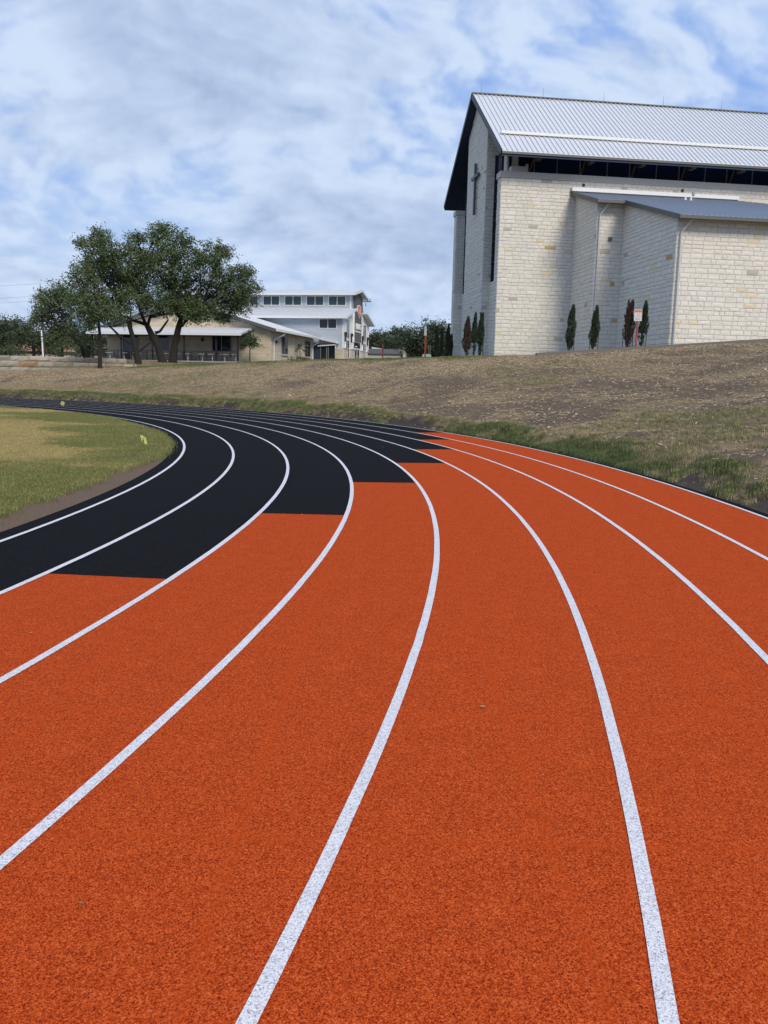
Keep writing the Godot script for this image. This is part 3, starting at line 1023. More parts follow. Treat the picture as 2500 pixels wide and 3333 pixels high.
func make_hall() -> void:
	var hall := thing("hall", "two-storey hall with pale lap siding, limestone base and clerestory windows", "building", hall_place(-33, 3.2, 100), HALL_TURN)
	var X := Vector3.RIGHT
	var Z := Vector3.BACK
	var U := -26.0
	var L := -52.0
	# body: lower volume with low-pitched roof, raised middle
	var mb := MB.new()
	mb.prism([hv(U, 2.4, 104), hv(U, 9.55, 104), hv(U, 10.62, 108.3), hv(U, 12.5, 108.3), hv(U, 13.1, 111.6), hv(U, 12.5, 114.9), hv(U, 10.62, 114.9), hv(U, 9.55, 119.2), hv(U, 2.4, 119.2)], X * (L - U))
	put(mb, "core", M.siding_pale, hall)
	put(siding(hv(0, 3.2, 103.99), X, Z, L, U - 0.06, 0.6, 6.3, 0.2), "siding", M.siding_pale, hall)
	put(siding(hv(0, 3.2, 108.29), X, Z, L, U - 0.06, 7.5, 9.25, 0.2), "siding", M.siding_pale, hall)
	# end wall, cut to the roof line
	var slope := func(h: float) -> Vector2:
		var d: float = maxf(0.0, (h + 3.2 - 9.5) / 0.25)
		return Vector2(-104.06 - d, -109.6)
	put(siding(hv(U + 0.01, 3.2, 0), -Z, X, -0.0, 0.0, 2.3, 7.15, 0.2, func(h):
		var d: float = maxf(0.0, (h + 3.2 - 9.5) / 0.25)
		return Vector2(104.06 - 0.0 + d, 109.6)), "siding", M.white_paint, hall)
	put(siding(hv(U + 0.01, 3.2, 0), -Z, X, 0.0, 0.0, 2.3, 7.15, 0.2, func(h):
		var d: float = maxf(0.0, (h + 3.2 - 9.5) / 0.25)
		return Vector2(113.9, 119.14 - d)), "siding", M.white_paint, hall)
	# grey tower panel
	mb = MB.new()
	mb.prism([hv(U, 6.62, 109.6), hv(U, 12.55, 109.6), hv(U, 12.95, 111.6), hv(U, 12.5, 113.9), hv(U, 6.62, 113.9)], X * 0.14)
	var tower := put(mb, "tower_panel", M.siding_grey, hall)
	put(siding(hv(U + 0.142, 3.2, 0), -Z, X, 109.6, 113.9, 3.42, 9.35, 0.17), "siding", M.siding_grey, tower)
	mb = MB.new()
	for v in [104.0, 109.55, 113.95, 119.2]:
		mb.box(hv(U - 0.05, 5.4 if v in [104.0, 119.2] else 6.5, v - 0.06), hv(U + (0.05 if v in [104.0, 119.2] else 0.19), 9.4 if v in [104.0, 119.2] else 10.6, v + 0.06))
	mb.box(hv(U - 0.12, 10.6, 108.2), hv(U + 0.02, 12.4, 108.3))
	put(mb, "corner_trim", M.white_paint, hall)
	# roofs
	var roof_run := Vector3(L - U - 0.7, 0, 0)
	mb = MB.new()
	mb.plate([hv(U + 0.7, 9.36, 103.2), hv(U + 0.7, 10.72, 108.28), hv(L, 10.72, 108.28), hv(L, 9.36, 103.2)], Vector3(0, -0.2, 0))
	mb.plate([hv(U + 0.7, 9.36, 120.0), hv(U + 0.7, 10.72, 114.92), hv(L, 10.72, 114.92), hv(L, 9.36, 120.0)], Vector3(0, -0.2, 0))
	var low := put(mb, "lower_roof", M.white_metal, hall)
	metal_panels(low, hv(U + 0.66, 9.38, 103.2), hv(U + 0.66, 10.74, 108.26), roof_run, 0.44)
	mb = MB.new()
	mb.plate([hv(U + 0.7, 12.62, 107.4), hv(U + 0.7, 13.42, 111.6), hv(L, 13.42, 111.6), hv(L, 12.62, 107.4)], Vector3(0, -0.2, 0))
	mb.plate([hv(U + 0.7, 12.62, 115.8), hv(U + 0.7, 13.42, 111.605), hv(L, 13.42, 111.605), hv(L, 12.62, 115.8)], Vector3(0, -0.2, 0))
	var upper := put(mb, "upper_roof", M.white_metal, hall)
	metal_panels(upper, hv(U + 0.66, 12.64, 107.4), hv(U + 0.66, 13.45, 111.58), roof_run, 0.44)
	mb = MB.new()
	mb.box(hv(U + 0.72, 9.1, 103.05), hv(L, 9.37, 103.19))
	mb.box(hv(U + 0.72, 12.36, 107.25), hv(L, 12.63, 107.39))
	for q in [[103.1, 9.4, 108.3, 10.78], [120.1, 9.4, 114.9, 10.78], [107.3, 12.66, 111.6, 13.48], [115.9, 12.66, 111.6, 13.48]]:
		mb.bar(hv(U + 0.74, q[1], q[0]), hv(U + 0.74, q[3], q[2]), 0.07, 0.3)
	put(mb, "fascia", M.white_metal, hall)
	# windows
	for q in [[-38.0, -35.8], [-35.0, -32.8], [-32.0, -29.75], [-29.0, -26.75], [-41.0, -38.8], [-44.0, -41.8]]:
		hall_window(hall, hv(0, 3.2, 108.25), X, Z, q[0], q[1], 7.96, 9.08, M.glass_green, M.white_paint)
	hall_window(hall, hv(0, 3.2, 103.97), X, Z, -29.05, -26.85, 4.75, 5.84, M.hall_glass, M.white_paint)
	for q in [[105.55, 107.3], [115.45, 117.2]]:
		hall_window(hall, hv(U + 0.03, 3.2, 0), -Z, X, q[0], q[1], 3.68, 5.9, M.hall_glass, M.white_paint, "tall_window")
		hall_window(hall, hv(U + 0.03, 3.2, 0), -Z, X, q[0], q[1], 1.1, 3.35, M.hall_glass, M.white_paint, "tall_window")
	hall_window(hall, hv(U + 0.05, 3.2, 0), -Z, X, 109.75, 113.7, 2.55, 3.32, M.hall_glass, M.white_paint, "transom_window", 1)
	for k in 2:
		hall_window(hall, hv(U + 0.05, 3.2, 0), -Z, X, 110.3 + 1.5 * k, 111.7 + 1.5 * k, 0.2, 2.4, M.hall_glass, M.white_paint, "door", 1)
	mb = MB.new()
	mb.box(hv(U + 0.12, 5.88, 110.6), hv(U + 0.14, 6.04, 111.6))
	put(mb, "door_plate", M.white_paint, hall)
	# wall lamps of the end wall
	for v in [104.9, 108.3, 114.75, 118.2]:
		mb = MB.new()
		mb.box(hv(U + 0.05, 6.38, v - 0.13), hv(U + 0.2, 7.55, v + 0.13))
		mb.box(hv(U + 0.05, 7.15, v - 0.24), hv(U + 0.3, 7.54, v + 0.24))
		put(mb, "wall_lamp", M.dark_metal, hall)
	# stone piers with caps at the foot of the end wall
	var courses := [-0.6, -0.1, 0.4, 0.9, 1.4, 1.9, 2.25]
	for q in [[103.95, 106.0], [107.75, 109.9], [113.85, 116.0], [117.65, 119.8]]:
		mb = MB.new()
		mb.box(hv(U - 0.5, 2.6, q[0]), hv(U + 0.22, 5.44, q[1]))
		var pier := put(mb, "stone_pier", M.mortar, hall)
		facing(pier, "stone_facing", hv(U + 0.22, 3.2, 0), -Z, X, q[0], q[1], courses, func(_s): return 2.24, 0, 2.0, 0.5, 1.3)
		mb = MB.new()
		mb.box(hv(U - 0.55, 5.44, q[0] - 0.06), hv(U + 0.32, 5.56, q[1] + 0.06))
		put(mb, "pier_cap", M.cast_stone, pier)
	mb = MB.new()
	mb.box(hv(-26.75, 2.6, 103.5), hv(U + 0.05, 5.44, 103.97))
	var front := put(mb, "stone_pier", M.mortar, hall)
	facing(front, "stone_facing", hv(0, 3.2, 103.5), X, Z, -26.75, U + 0.05, courses, func(_s): return 2.24, 0, 2.0, 0.4, 1.0)
	# shield and raised lettering on the tower panel
	mb = MB.new()
	var sh := func(pts: Array, x0: float, x1: float) -> MB:
		var s := MB.new()
		var r := []
		for p in pts:
			r.append(hv(U + x0, p[1], p[0]))
		s.prism(r, X * (x1 - x0))
		return s
	var crest_node := put(sh.call([[111.0, 11.35], [111.0, 10.55], [111.35, 10.2], [112.1, 9.75], [112.85, 10.2], [113.2, 10.55], [113.2, 11.35], [112.1, 11.5]], 0.17, 0.27), "shield_emblem", M.white_paint, hall)
	put(sh.call([[111.12, 11.26], [111.12, 10.58], [111.45, 10.26], [112.1, 9.87], [112.75, 10.26], [113.08, 10.58], [113.08, 11.26], [112.1, 11.4]], 0.271, 0.29), "shield_field", M.orange_paint, crest_node)
	mb = MB.new()
	for q in [[111.5, 11.25, 111.75, 10.25], [111.75, 10.25, 112.1, 11.1], [112.1, 11.1, 112.45, 10.25], [112.45, 10.25, 112.7, 11.25]]:
		mb.bar(hv(U + 0.31, q[1], q[0]), hv(U + 0.31, q[3], q[2]), 0.02, 0.13, Vector3(0.2, 1, 0.35))
	put(mb, "shield_mark", M.white_paint, crest_node)
	var tm := TextMesh.new()
	var font := SystemFont.new()
	font.font_names = PackedStringArray(["Droid Sans"])
	font.font_weight = 700
	tm.font = font
	tm.text = "WAUG"
	tm.font_size = 64
	tm.pixel_size = 0.0165
	tm.depth = 0.08
	var letters := shape(tm, "sign_letters", M.white_paint, hall)
	letters.position = hv(U + 0.21, 8.6, 111.72)
	letters.rotation.y = PI / 2
	mb = MB.new()
	mb.box(hv(U + 0.16, 7.82, 109.85), hv(U + 0.2, 8.08, 113.5))
	var bar_node := put(mb, "sign_bar", M.print_pale, hall)
	mb = MB.new()
	for i in 12:
		mb.box(hv(U + 0.201, 7.89, 110.05 + 0.28 * i), hv(U + 0.22, 8.01, 110.05 + 0.28 * i + rr(0.1, 0.2)))
	put(mb, "worn_lettering", M.white_paint, bar_node)
	# antenna on the far edge of the roof
	mb = MB.new()
	mb.tube([hv(-25.98, 10.4, 114.6), hv(-25.98, 12.55, 114.6)], [0.07, 0.07], 7)
	mb.bar(hv(-25.98, 12.25, 114.6), hv(-24.7, 12.25, 114.6), 0.12, 0.12)
	mb.tube([hv(-25.45, 12.05, 114.6), hv(-25.45, 11.55, 114.6)], [0.05, 0.05], 6)
	for u in [-25.2, -24.85]:
		mb.tube([hv(u, 12.2, 114.6), hv(u, 12.62, 114.6)], [0.05, 0.05], 6)
	put(mb, "antenna", M.trim_metal, hall)
	# porch roof past the end of the hall
	mb = MB.new()
	mb.plate([hv(-25.7, 6.3, 120.2), hv(-23.6, 6.0, 120.2), hv(-23.6, 6.0, 122.6), hv(-25.7, 6.3, 122.6)], Vector3(0, -0.3, 0))
	mb.tube([hv(-24.7, 2.6, 120.4), hv(-24.7, 5.8, 120.4)], [0.11, 0.11], 8)
	put(mb, "porch", M.white_metal, hall)

	make_wing()

func make_wing() -> void:
	# limestone wing with a covered patio, joined to the hall
	var wing := thing("limestone_wing", "single-storey limestone wing with covered patio behind the oaks", "building", hall_place(-33, 3.2, 100), HALL_TURN)
	var X := Vector3.RIGHT
	var Z := Vector3.BACK
	var W := -29.78
	var top := func(u: float) -> float: return 6.62 + 0.285 * minf(W - u, u + 49.0)
	var mb := MB.new()
	mb.prism([hv(W, 2.4, 87.05), hv(W, 6.6, 87.05), hv(-39.39, top.call(-39.39) - 0.1, 87.05), hv(-49, 6.6, 87.05), hv(-49, 2.4, 87.05)], -Z * 16.9)
	var wall := put(mb, "wall", M.mortar, wing)
	var courses := [-0.6]
	while courses[-1] < 6.6:
		courses.append(courses[-1] + [0.3, 0.38, 0.46][rng.randi() % 3])
	facing(wall, "stone_facing", hv(0, 3.2, 87.05), X, Z, -49.0, W, courses, func(s): return top.call(s) - 3.3, 0, 2.0, 0.5, 1.25)
	facing(wall, "stone_facing", hv(W, 3.2, 0), -Z, X, 87.05, 103.9, courses, func(_s): return 3.35, 0, 2.0, 0.5, 1.25)
	# roof
	mb = MB.new()
	mb.plate([hv(W + 0.9, 6.7, 86.3), hv(W + 0.9, 6.7, 103.4), hv(W + 0.9 - 10.51, 9.69, 103.4), hv(W + 0.9 - 10.51, 9.69, 86.3)], Vector3(0, -0.22, 0))
	mb.plate([hv(-49.9, 6.7, 86.3), hv(-49.9, 6.7, 103.4), hv(W + 0.895 - 10.51, 9.69, 103.4), hv(W + 0.895 - 10.51, 9.69, 86.3)], Vector3(0, -0.22, 0))
	var roof := put(mb, "roof", M.galvalume, wing)
	mb = MB.new()
	for i in 39:
		mb.bar(hv(W + 0.9, 6.74, 86.4 + 0.44 * i), hv(-39.4, 9.73, 86.4 + 0.44 * i), 0.04, 0.05)
	put(mb, "roof_ribs", M.galvalume, roof).set_meta("kind", "stuff")
	mb = MB.new()
	mb.bar(hv(W + 0.92, 6.75, 86.26), hv(-39.39, 9.76, 86.26), 0.06, 0.34)
	mb.bar(hv(-49.9, 6.75, 86.26), hv(-39.39, 9.76, 86.26), 0.06, 0.34)
	put(mb, "rake_trim", M.trim_metal, wing)
	mb = MB.new()
	mb.box(hv(W + 0.91, 6.5, 86.25), hv(W + 1.08, 6.74, 108.5))
	put(mb, "gutter", M.white_metal, wing)
	# link roof to the hall entrance
	mb = MB.new()
	mb.plate([hv(W + 0.9, 6.68, 103.41), hv(W + 3.1, 6.25, 103.41), hv(W + 3.1, 6.25, 108), hv(W + 0.9, 6.68, 108)], Vector3(0, -0.2, 0))
	put(mb, "link_roof", M.galvalume, wing)
	mb = MB.new()
	mb.box(hv(W + 3.1, 6.02, 103.3), hv(W + 3.28, 6.26, 108))
	mb.bar(hv(W + 0.6, 5.75, 103.6), hv(W + 3.1, 5.95, 103.6), 0.12, 0.12)
	mb.bar(hv(W + 2.95, 6.0, 103.6), hv(W + 2.95, 2.9, 103.61), 0.11, 0.11, Vector3.BACK)
	put(mb, "link_gutter", M.white_metal, wing)
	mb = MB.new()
	mb.box(hv(W + 0.05, 2.6, 103.86), hv(W + 3.0, 6.0, 103.94))  # flat panel on the siding; the shade of a recess is put into its colour
	put(mb, "shade_dark_entrance_panel", M.soffit, wing)
	hall_window(wing, hv(0, 3.2, 103.82), X, Z, W + 1.0, W + 1.7, 0.0, 2.6, M.hall_glass, M.mullion, "glass_door", 1)
	hall_window(wing, hv(0, 3.2, 103.82), X, Z, W + 2.0, W + 2.8, 0.0, 2.6, M.hall_glass, M.mullion, "glass_door", 1)
	# windows, lamps, downspouts in the long wall
	for q in [[90.75, 92.9], [99.9, 102.1]]:
		hall_window(wing, hv(W + 0.035, 3.2, 0), -Z, X, q[0], q[1], 1.1, 2.95, M.hall_glass, M.mullion)
		mb = MB.new()
		mb.box(hv(W, 4.1, q[0] - 0.15), hv(W + 0.16, 4.22, q[1] + 0.15))
		put(mb, "sill", M.cast_stone, wing)
	for v in [88.75, 97.2, 103.6]:
		mb = MB.new()
		mb.box(hv(W + 0.03, 5.36, v - 0.16), hv(W + 0.22, 5.62, v + 0.16))
		put(mb, "wall_lamp", M.dark_metal, wing)
	for v in [87.9, 103.1]:
		mb = MB.new()
		mb.tube([hv(W + 0.95, 6.5, v + 1.2), hv(W + 0.9, 6.3, v + 1.15), hv(W + 0.14, 5.7, v), hv(W + 0.1, 5.55, v), hv(W + 0.1, 2.8, v)], [0.07, 0.07, 0.07, 0.07, 0.07], 7)
		put(mb, "downspout", M.white_metal, wing)
	# patio: slab, lean-to roof, posts, windows behind
	mb = MB.new()
	mb.box(hv(-49.4, 2.0, 83.7), hv(-32.2, 3.2, 87.0))
	put(mb, "patio_slab", M.concrete, wing)
	mb = MB.new()
	mb.plate([hv(-49.3, 6.12, 83.4), hv(-31.75, 6.12, 83.4), hv(-31.75, 6.86, 87.0), hv(-49.3, 6.86, 87.0)], Vector3(0, -0.2, 0))
	var pr := put(mb, "patio_roof", M.galvalume, wing)
	mb = MB.new()
	for i in 57:
		mb.bar(hv(-49.2 + 0.31 * i, 6.165, 83.42), hv(-49.2 + 0.31 * i, 6.9, 86.98), 0.035, 0.045)
	put(mb, "roof_ribs", M.galvalume, pr).set_meta("kind", "stuff")
	mb = MB.new()
	mb.box(hv(-49.35, 5.86, 83.26), hv(-31.7, 6.13, 83.39))
	put(mb, "patio_fascia", M.white_metal, wing)
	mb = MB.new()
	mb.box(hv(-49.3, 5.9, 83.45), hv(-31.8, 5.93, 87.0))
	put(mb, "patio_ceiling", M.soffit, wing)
	for u in [-49.0, -45.6, -41.96, -38.34, -34.71, -32.3]:
		mb = MB.new()
		mb.box(hv(u - 0.07, 3.2, 83.85), hv(u + 0.07, 5.9, 84.0))
		put(mb, "post", M.dark_metal, wing)
	hall_window(wing, hv(0, 3.2, 87.01), X, Z, -36.4, -34.3, 1.17, 2.8, M.hall_glass, M.mullion)
	hall_window(wing, hv(0, 3.2, 87.01), X, Z, -42.7, -41.65, 1.2, 2.8, M.hall_glass, M.mullion, "window", 1)
	hall_window(wing, hv(0, 3.2, 87.01), X, Z, -47.0, -45.25, 0.03, 2.75, M.hall_glass, M.mullion, "glass_door")
	mb = MB.new()
	mb.box(hv(-33.95, 4.55, 86.96), hv(-33.2, 5.04, 87.02))
	put(mb, "plaque", M.cast_stone, wing)
	for u in [-37.55, -40.4, -43.6]:
		mb = MB.new()
		mb.box(hv(u - 0.14, 5.36, 86.85), hv(u + 0.14, 5.74, 87.0))
		put(mb, "wall_lamp", M.dark_metal, wing)
	# railing along the slab's edge
	var rail := thing("patio_railing", "black picket railing along the edge of the covered patio", "railing", hall_place(-40.7, 3.2, 83.75), HALL_TURN)
	var k := hv(-40.7, 3.2, 83.75)
	mb = MB.new()
	mb.bar(hv(-49.3, 4.24, 83.75) - k, hv(-32.3, 4.24, 83.75) - k, 0.05, 0.05)
	put(mb, "top_rail", M.dark_metal, rail)
	mb = MB.new()
	mb.bar(hv(-49.3, 3.34, 83.75) - k, hv(-32.3, 3.34, 83.75) - k, 0.04, 0.04)
	put(mb, "bottom_rail", M.dark_metal, rail)
	mb = MB.new()
	mb.box(hv(-0.011, 3.3, 83.74) - hv(0, 3.2, 83.75), hv(0.011, 4.2, 83.76) - hv(0, 3.2, 83.75))
	var pk := mb.mesh()
	for i in 142:
		shape(pk, "picket", M.dark_metal, rail).position = Vector3(-8.6 + 0.12 * i, 0, 0)
	mb = MB.new()
	mb.box(hv(-0.03, 3.2, 83.72) - hv(0, 3.2, 83.75), hv(0.03, 4.28, 83.78) - hv(0, 3.2, 83.75))
	pk = mb.mesh()
	for i in 11:
		shape(pk, "rail_post", M.dark_metal, rail).position = Vector3(-8.62 + 1.7 * i, 0, 0)
	# tables and chairs
	var t0: Node3D = null
	for u in [-47.6, -45.9, -44.2, -42.5, -41.0, -39.64, -38.33, -36.83, -35.65, -34.3, -32.95]:
		var p := hall_place(u, 3.2, 85.0 + rr(-0.3, 0.3))
		if t0 == null:
			t0 = thing("patio_table", "small square patio table on a pale pedestal behind the black railing", "table", p, HALL_TURN, "tables on the covered patio")
			mb = MB.new()
			mb.box(Vector3(-0.36, 0.735, -0.36), Vector3(0.36, 0.77, 0.36))
			put(mb, "tabletop", M.white_paint, t0)
			mb = MB.new()
			mb.tube([Vector3(0, 0.02, 0), Vector3(0, 0.735, 0)], [0.05, 0.05], 8)
			put(mb, "pedestal", M.white_metal, t0)
			mb = MB.new()
			mb.box(Vector3(-0.25, 0, -0.25), Vector3(0.25, 0.025, 0.25))
			put(mb, "foot", M.dark_metal, t0)
		else:
			var t := copy_of(t0, "patio_table")
			t.position = p
	var c0: Node3D = null
	for u in [-47.0, -45.2, -43.5, -41.7, -40.3, -39.0, -37.7, -37.4, -36.2, -35.0, -33.7]:
		var p := hall_place(u, 3.2, 84.9 + rr(-0.4, 0.5))
		if c0 == null:
			c0 = thing("patio_chair", "black metal chair at a small table on the covered patio", "chair", p, HALL_TURN + 1.4, "chairs on the covered patio")
			mb = MB.new()
			mb.box(Vector3(-0.22, 0.43, -0.22), Vector3(0.22, 0.46, 0.22))
			put(mb, "seat", M.dark_metal, c0)
			mb = MB.new()
			for i in 4:
				mb.box(Vector3(-0.21 + 0.13 * i, 0.46, -0.23), Vector3(-0.18 + 0.13 * i, 0.85, -0.21))
			mb.box(Vector3(-0.22, 0.85, -0.235), Vector3(0.22, 0.9, -0.205))
			put(mb, "backrest", M.dark_metal, c0)
			for q in [[-1, -1], [1, -1], [1, 1], [-1, 1]]:
				mb = MB.new()
				mb.tube([Vector3(0.2 * q[0], 0, 0.2 * q[1]), Vector3(0.19 * q[0], 0.43, 0.19 * q[1])], [0.014, 0.014], 5)
				put(mb, "leg", M.dark_metal, c0)
		else:
			var c := copy_of(c0, "patio_chair")
			c.position = p
			c.rotation.y = HALL_TURN + [1.5, -1.5, 0.3, 2.8][rng.randi() % 4]

func make_retaining_walls() -> void:
	var tiers := [
		[[Vector3(-29.3, 2.85, -62.8), Vector3(-26.01, 2.86, -64.23), Vector3(-22.89, 2.86, -65.41), Vector3(-20.48, 2.83, -66.2)], "topmost limestone block terrace wall beside the oak grove"],
		[[Vector3(-28.85, 2.46, -61.8), Vector3(-25.91, 2.45, -63.08), Vector3(-22.54, 2.44, -64.37), Vector3(-19.44, 2.38, -65.37)], "middle limestone block terrace wall with one rusty orange block"],
		[[Vector3(-28.37, 1.99, -60.7), Vector3(-24.89, 1.98, -62.21), Vector3(-22.16, 1.98, -63.23), Vector3(-20.59, 1.96, -63.76)], "lowest limestone block terrace wall, half sunk in the bank"]]
	for ti in 3:
		var pts: Array = tiers[ti][0]
		var w := thing("terrace_wall", tiers[ti][1], "wall", Vector3(pts[0].x, pts[0].y - 0.5, pts[0].z), 0.0, "limestone terrace walls")
		# extend to the side out of view
		var far: Vector3 = pts[0] + (pts[0] - pts[1]).normalized() * 8.0
		var line := [far] + pts
		var curve := Curve3D.new()
		for p in line:
			curve.add_point(p - w.position)
		var len := curve.get_baked_length()
		var s := 0.0
		var i := 0
		while s < len - 0.2:
			var e := minf(s + rr(1.15, 1.42), len)
			if len - e < 0.5:
				e = len
			var a := curve.sample_baked(s)
			var b := curve.sample_baked(e)
			var d := (b - a)
			d.y = 0
			var x := d.normalized()
			var z := x.cross(Vector3.UP)
			var mb := MB.new()
			var t := rr(0.75, 1.1)
			var k := Color(0.42, 0.38, 0.295).lerp(Color(0.35, 0.335, 0.285), rr(0, 1))
			if ti == 1 and i == 8:
				k = Color(0.36, 0.22, 0.14)
			elif rng.randf() < 0.2:
				k = Color(0.34, 0.265, 0.175)
			mb.col = Color(k.r * t, k.g * t, k.b * t)
			rough_block(mb, Transform3D(Basis(x, Vector3.UP, z), a), Vector3(a.distance_to(b) - 0.025, 0.42, 0.6))
			put(mb, "block", M.limestone, w)
			s = e
			i += 1

# quarry block: top at y 0, front at z 0, with split, uneven faces
func rough_block(mb: MB, t: Transform3D, size: Vector3) -> void:
	var nx := 5
	var ny := 3
	var g: Array = []
	for j in ny + 1:
		var row: Array[Vector3] = []
		for i in nx + 1:
			var edge := i == 0 or i == nx or j == 0 or j == ny
			row.append(t * Vector3(size.x * i / nx, -size.y * j / ny, (-0.02 if edge else rr(0.0, 0.06)) + rr(-0.012, 0.012)))
		g.append(row)
	for j in ny:
		for i in nx:
			mb.quad(g[j + 1][i], g[j + 1][i + 1], g[j][i + 1], g[j][i])
	var back := t.basis.z * -size.z
	for i in nx:
		mb.quad(g[0][i], g[0][i + 1], g[0][i + 1] + back, g[0][i] + back)
	for j in ny:
		mb.quad(g[j + 1][0] + back, g[j + 1][0], g[j][0], g[j][0] + back)
		mb.quad(g[j + 1][nx], g[j + 1][nx] + back, g[j][nx] + back, g[j][nx])

# ---------------------------------------------------------------- trees
func leaf(mb: MB, p: Vector3, size: float) -> void:
	var d := Vector3(rr(-1, 1), rr(-0.7, 0.7), rr(-1, 1)).normalized()
	var s := d.cross(Vector3(rr(-1, 1), rr(-0.4, 1), rr(-1, 1))).normalized()
	d *= size * rr(0.7, 1.3)
	s *= size * rr(0.28, 0.5)
	mb.tri(p - d * 0.5, p + s * 0.5, p + d * 0.5)
	mb.tri(p - d * 0.5, p + d * 0.5, p - s * 0.5)

# leaf sprays through a ball, thinner in the middle, in small bunches with gaps between
func leaf_ball(mb: MB, at: Vector3, r: float, per: float, size: float, base: Color, holes: FastNoiseLite, flat := 0.85) -> void:
	var bunches := int(r * r * per / 9.0) + 3
	for i in bunches:
		var d := Vector3(rng.randfn(), rng.randfn(), rng.randfn()).normalized()
		var q := at + Vector3(d.x, d.y * flat, d.z) * r * pow(rng.randf(), 0.45) * rr(0.7, 1.28)
		if holes.get_noise_3dv(q) < -0.06:
			continue
		var t := rr(0.7, 1.35)
		mb.col = Color(base.r * t, base.g * t, base.b * t)          # each bunch differs a little, wherever it sits
		var spread := size * rr(0.9, 1.7)
		for j in 9:
			leaf(mb, q + Vector3(rng.randfn(), rng.randfn() * 0.7, rng.randfn()) * spread * 0.62, size)

func bent(a: Vector3, b: Vector3, steps: int, sag: float) -> Array:
	var out := []
	var off := Vector3(rr(-1, 1), rr(-0.2, 1), rr(-1, 1)) * sag * a.distance_to(b)
	for i in steps + 1:
		var t := float(i) / steps
		out.append(a.lerp(b, t) + off * sin(t * PI) + Vector3(rr(-1, 1), rr(-1, 1), rr(-1, 1)) * 0.03 * a.distance_to(b) * sin(t * PI))
	return out

func taper(a: float, b: float, n: int) -> Array:
	var out := []
	for i in n:
		out.append(lerpf(a, b, float(i) / (n - 1)))
	return out

func oak(called: String, label: String, where: Vector3, stems: Array, blobs: Array, girth: float, tone: Color, per: float, group: String) -> void:
	var tree := thing(called, label, "tree", where - Vector3(0, 0.15, 0), 0.0, group)
	var lift := Vector3(0, 0.15, 0)
	var wood := MB.new()
	var first: Array = stems[0].map(func(p): return p + lift)
	first[0] -= Vector3(0, 0.3, 0)
	var flare := taper(girth, girth * 0.62, first.size())
	flare[0] *= 1.25
	wood.tube(first, flare, 9)
	put(wood, "trunk", M.bark, tree)
	var tips: Array = [[first[-1], girth * 0.6]]
	for i in range(1, stems.size()):
		var pts: Array = stems[i].map(func(p): return p + lift)
		var limb := MB.new()
		limb.tube(pts, taper(girth * 0.45, girth * 0.2, pts.size()), 7)
		put(limb, "limb", M.bark, tree)
		tips.append([pts[-1], girth * 0.2])
	var holes := noise_of(FastNoiseLite.TYPE_SIMPLEX_SMOOTH, 0.75, rng.randi() % 1000, 2)
	var crown := MB.new()
	var twigs := MB.new()
	for b in blobs:
		var at := Vector3(b[0], b[1], b[2]) + lift
		leaf_ball(crown, at, b[3] * 1.12, per, 0.2, tone, holes)
		var best: Array = tips[0]
		for t in tips:
			if t[0].distance_to(at) < best[0].distance_to(at):
				best = t
		var run := bent(best[0], at, 4, 0.1)
		twigs.tube(run, taper(best[1] * 0.7, 0.035, 5), 6, false)
		for j in int(3 + b[3] * 4):
			var d := Vector3(rng.randfn(), rng.randfn() * 0.8 + 0.2, rng.randfn()).normalized()
			var from: Vector3 = run[2 + rng.randi() % 3]
			twigs.tube(bent(from, at + d * b[3] * rr(0.6, 0.98), 3, 0.12), taper(0.035, 0.01, 4), 4, false)
	put(twigs, "branches", M.bark, tree)
	put(crown, "crown", M.leaf, tree)

func far_tree(label: String, where: Vector3, height: float, width: float, tone: Color, group: String, size := 0.45, called := "distant_tree", per := 260.0) -> void:
	var tree := thing(called, label, "tree", where, 0.0, group)
	var wood := MB.new()
	wood.tube([Vector3(0, -0.5, 0), Vector3(rr(-0.2, 0.2), height * 0.35, 0), Vector3(rr(-0.4, 0.4), height * 0.7, 0)], [0.22, 0.16, 0.07], 6)
	put(wood, "trunk", M.bark, tree)
	var holes := noise_of(FastNoiseLite.TYPE_SIMPLEX_SMOOTH, 0.35, rng.randi() % 1000, 2)
	var crown := MB.new()
	var n := 9
	for i in n:
		var a := TAU * i / n + rr(-0.4, 0.4)
		var k := rr(0.15, 0.42)
		var y := rr(0.3, 0.82)
		leaf_ball(crown, Vector3(cos(a) * width * k, height * y, sin(a) * width * k), width * rr(0.2, 0.3), per, size, tone, holes)
	leaf_ball(crown, Vector3(0, height * 0.82, 0), width * 0.26, per, size, tone, holes)
	put(crown, "crown", M.leaf, tree)

func shrub(called: String, label: String, where: Vector3, height: float, width: float, tone: Color, size := 0.16, group := "") -> void:
	var o := thing(called, label, "shrub", where, 0.0, group)
	var holes := noise_of(FastNoiseLite.TYPE_SIMPLEX_SMOOTH, 1.1, rng.randi() % 1000, 2)
	var crown := MB.new()
	for i in 6:
		leaf_ball(crown, Vector3(rr(-0.35, 0.35) * width, height * rr(0.3, 0.68), rr(-0.35, 0.35) * width), minf(width, height) * rr(0.24, 0.36), 420.0, size, tone, holes)
	put(crown, "foliage", M.leaf, o)
	var wood := MB.new()
	for i in 4:
		wood.tube(bent(Vector3(0, -0.1, 0), Vector3(rr(-0.3, 0.3) * width, height * 0.6, rr(-0.3, 0.3) * width), 3, 0.1), taper(0.04, 0.015, 4), 5, false)
	put(wood, "stems", M.bark, o)

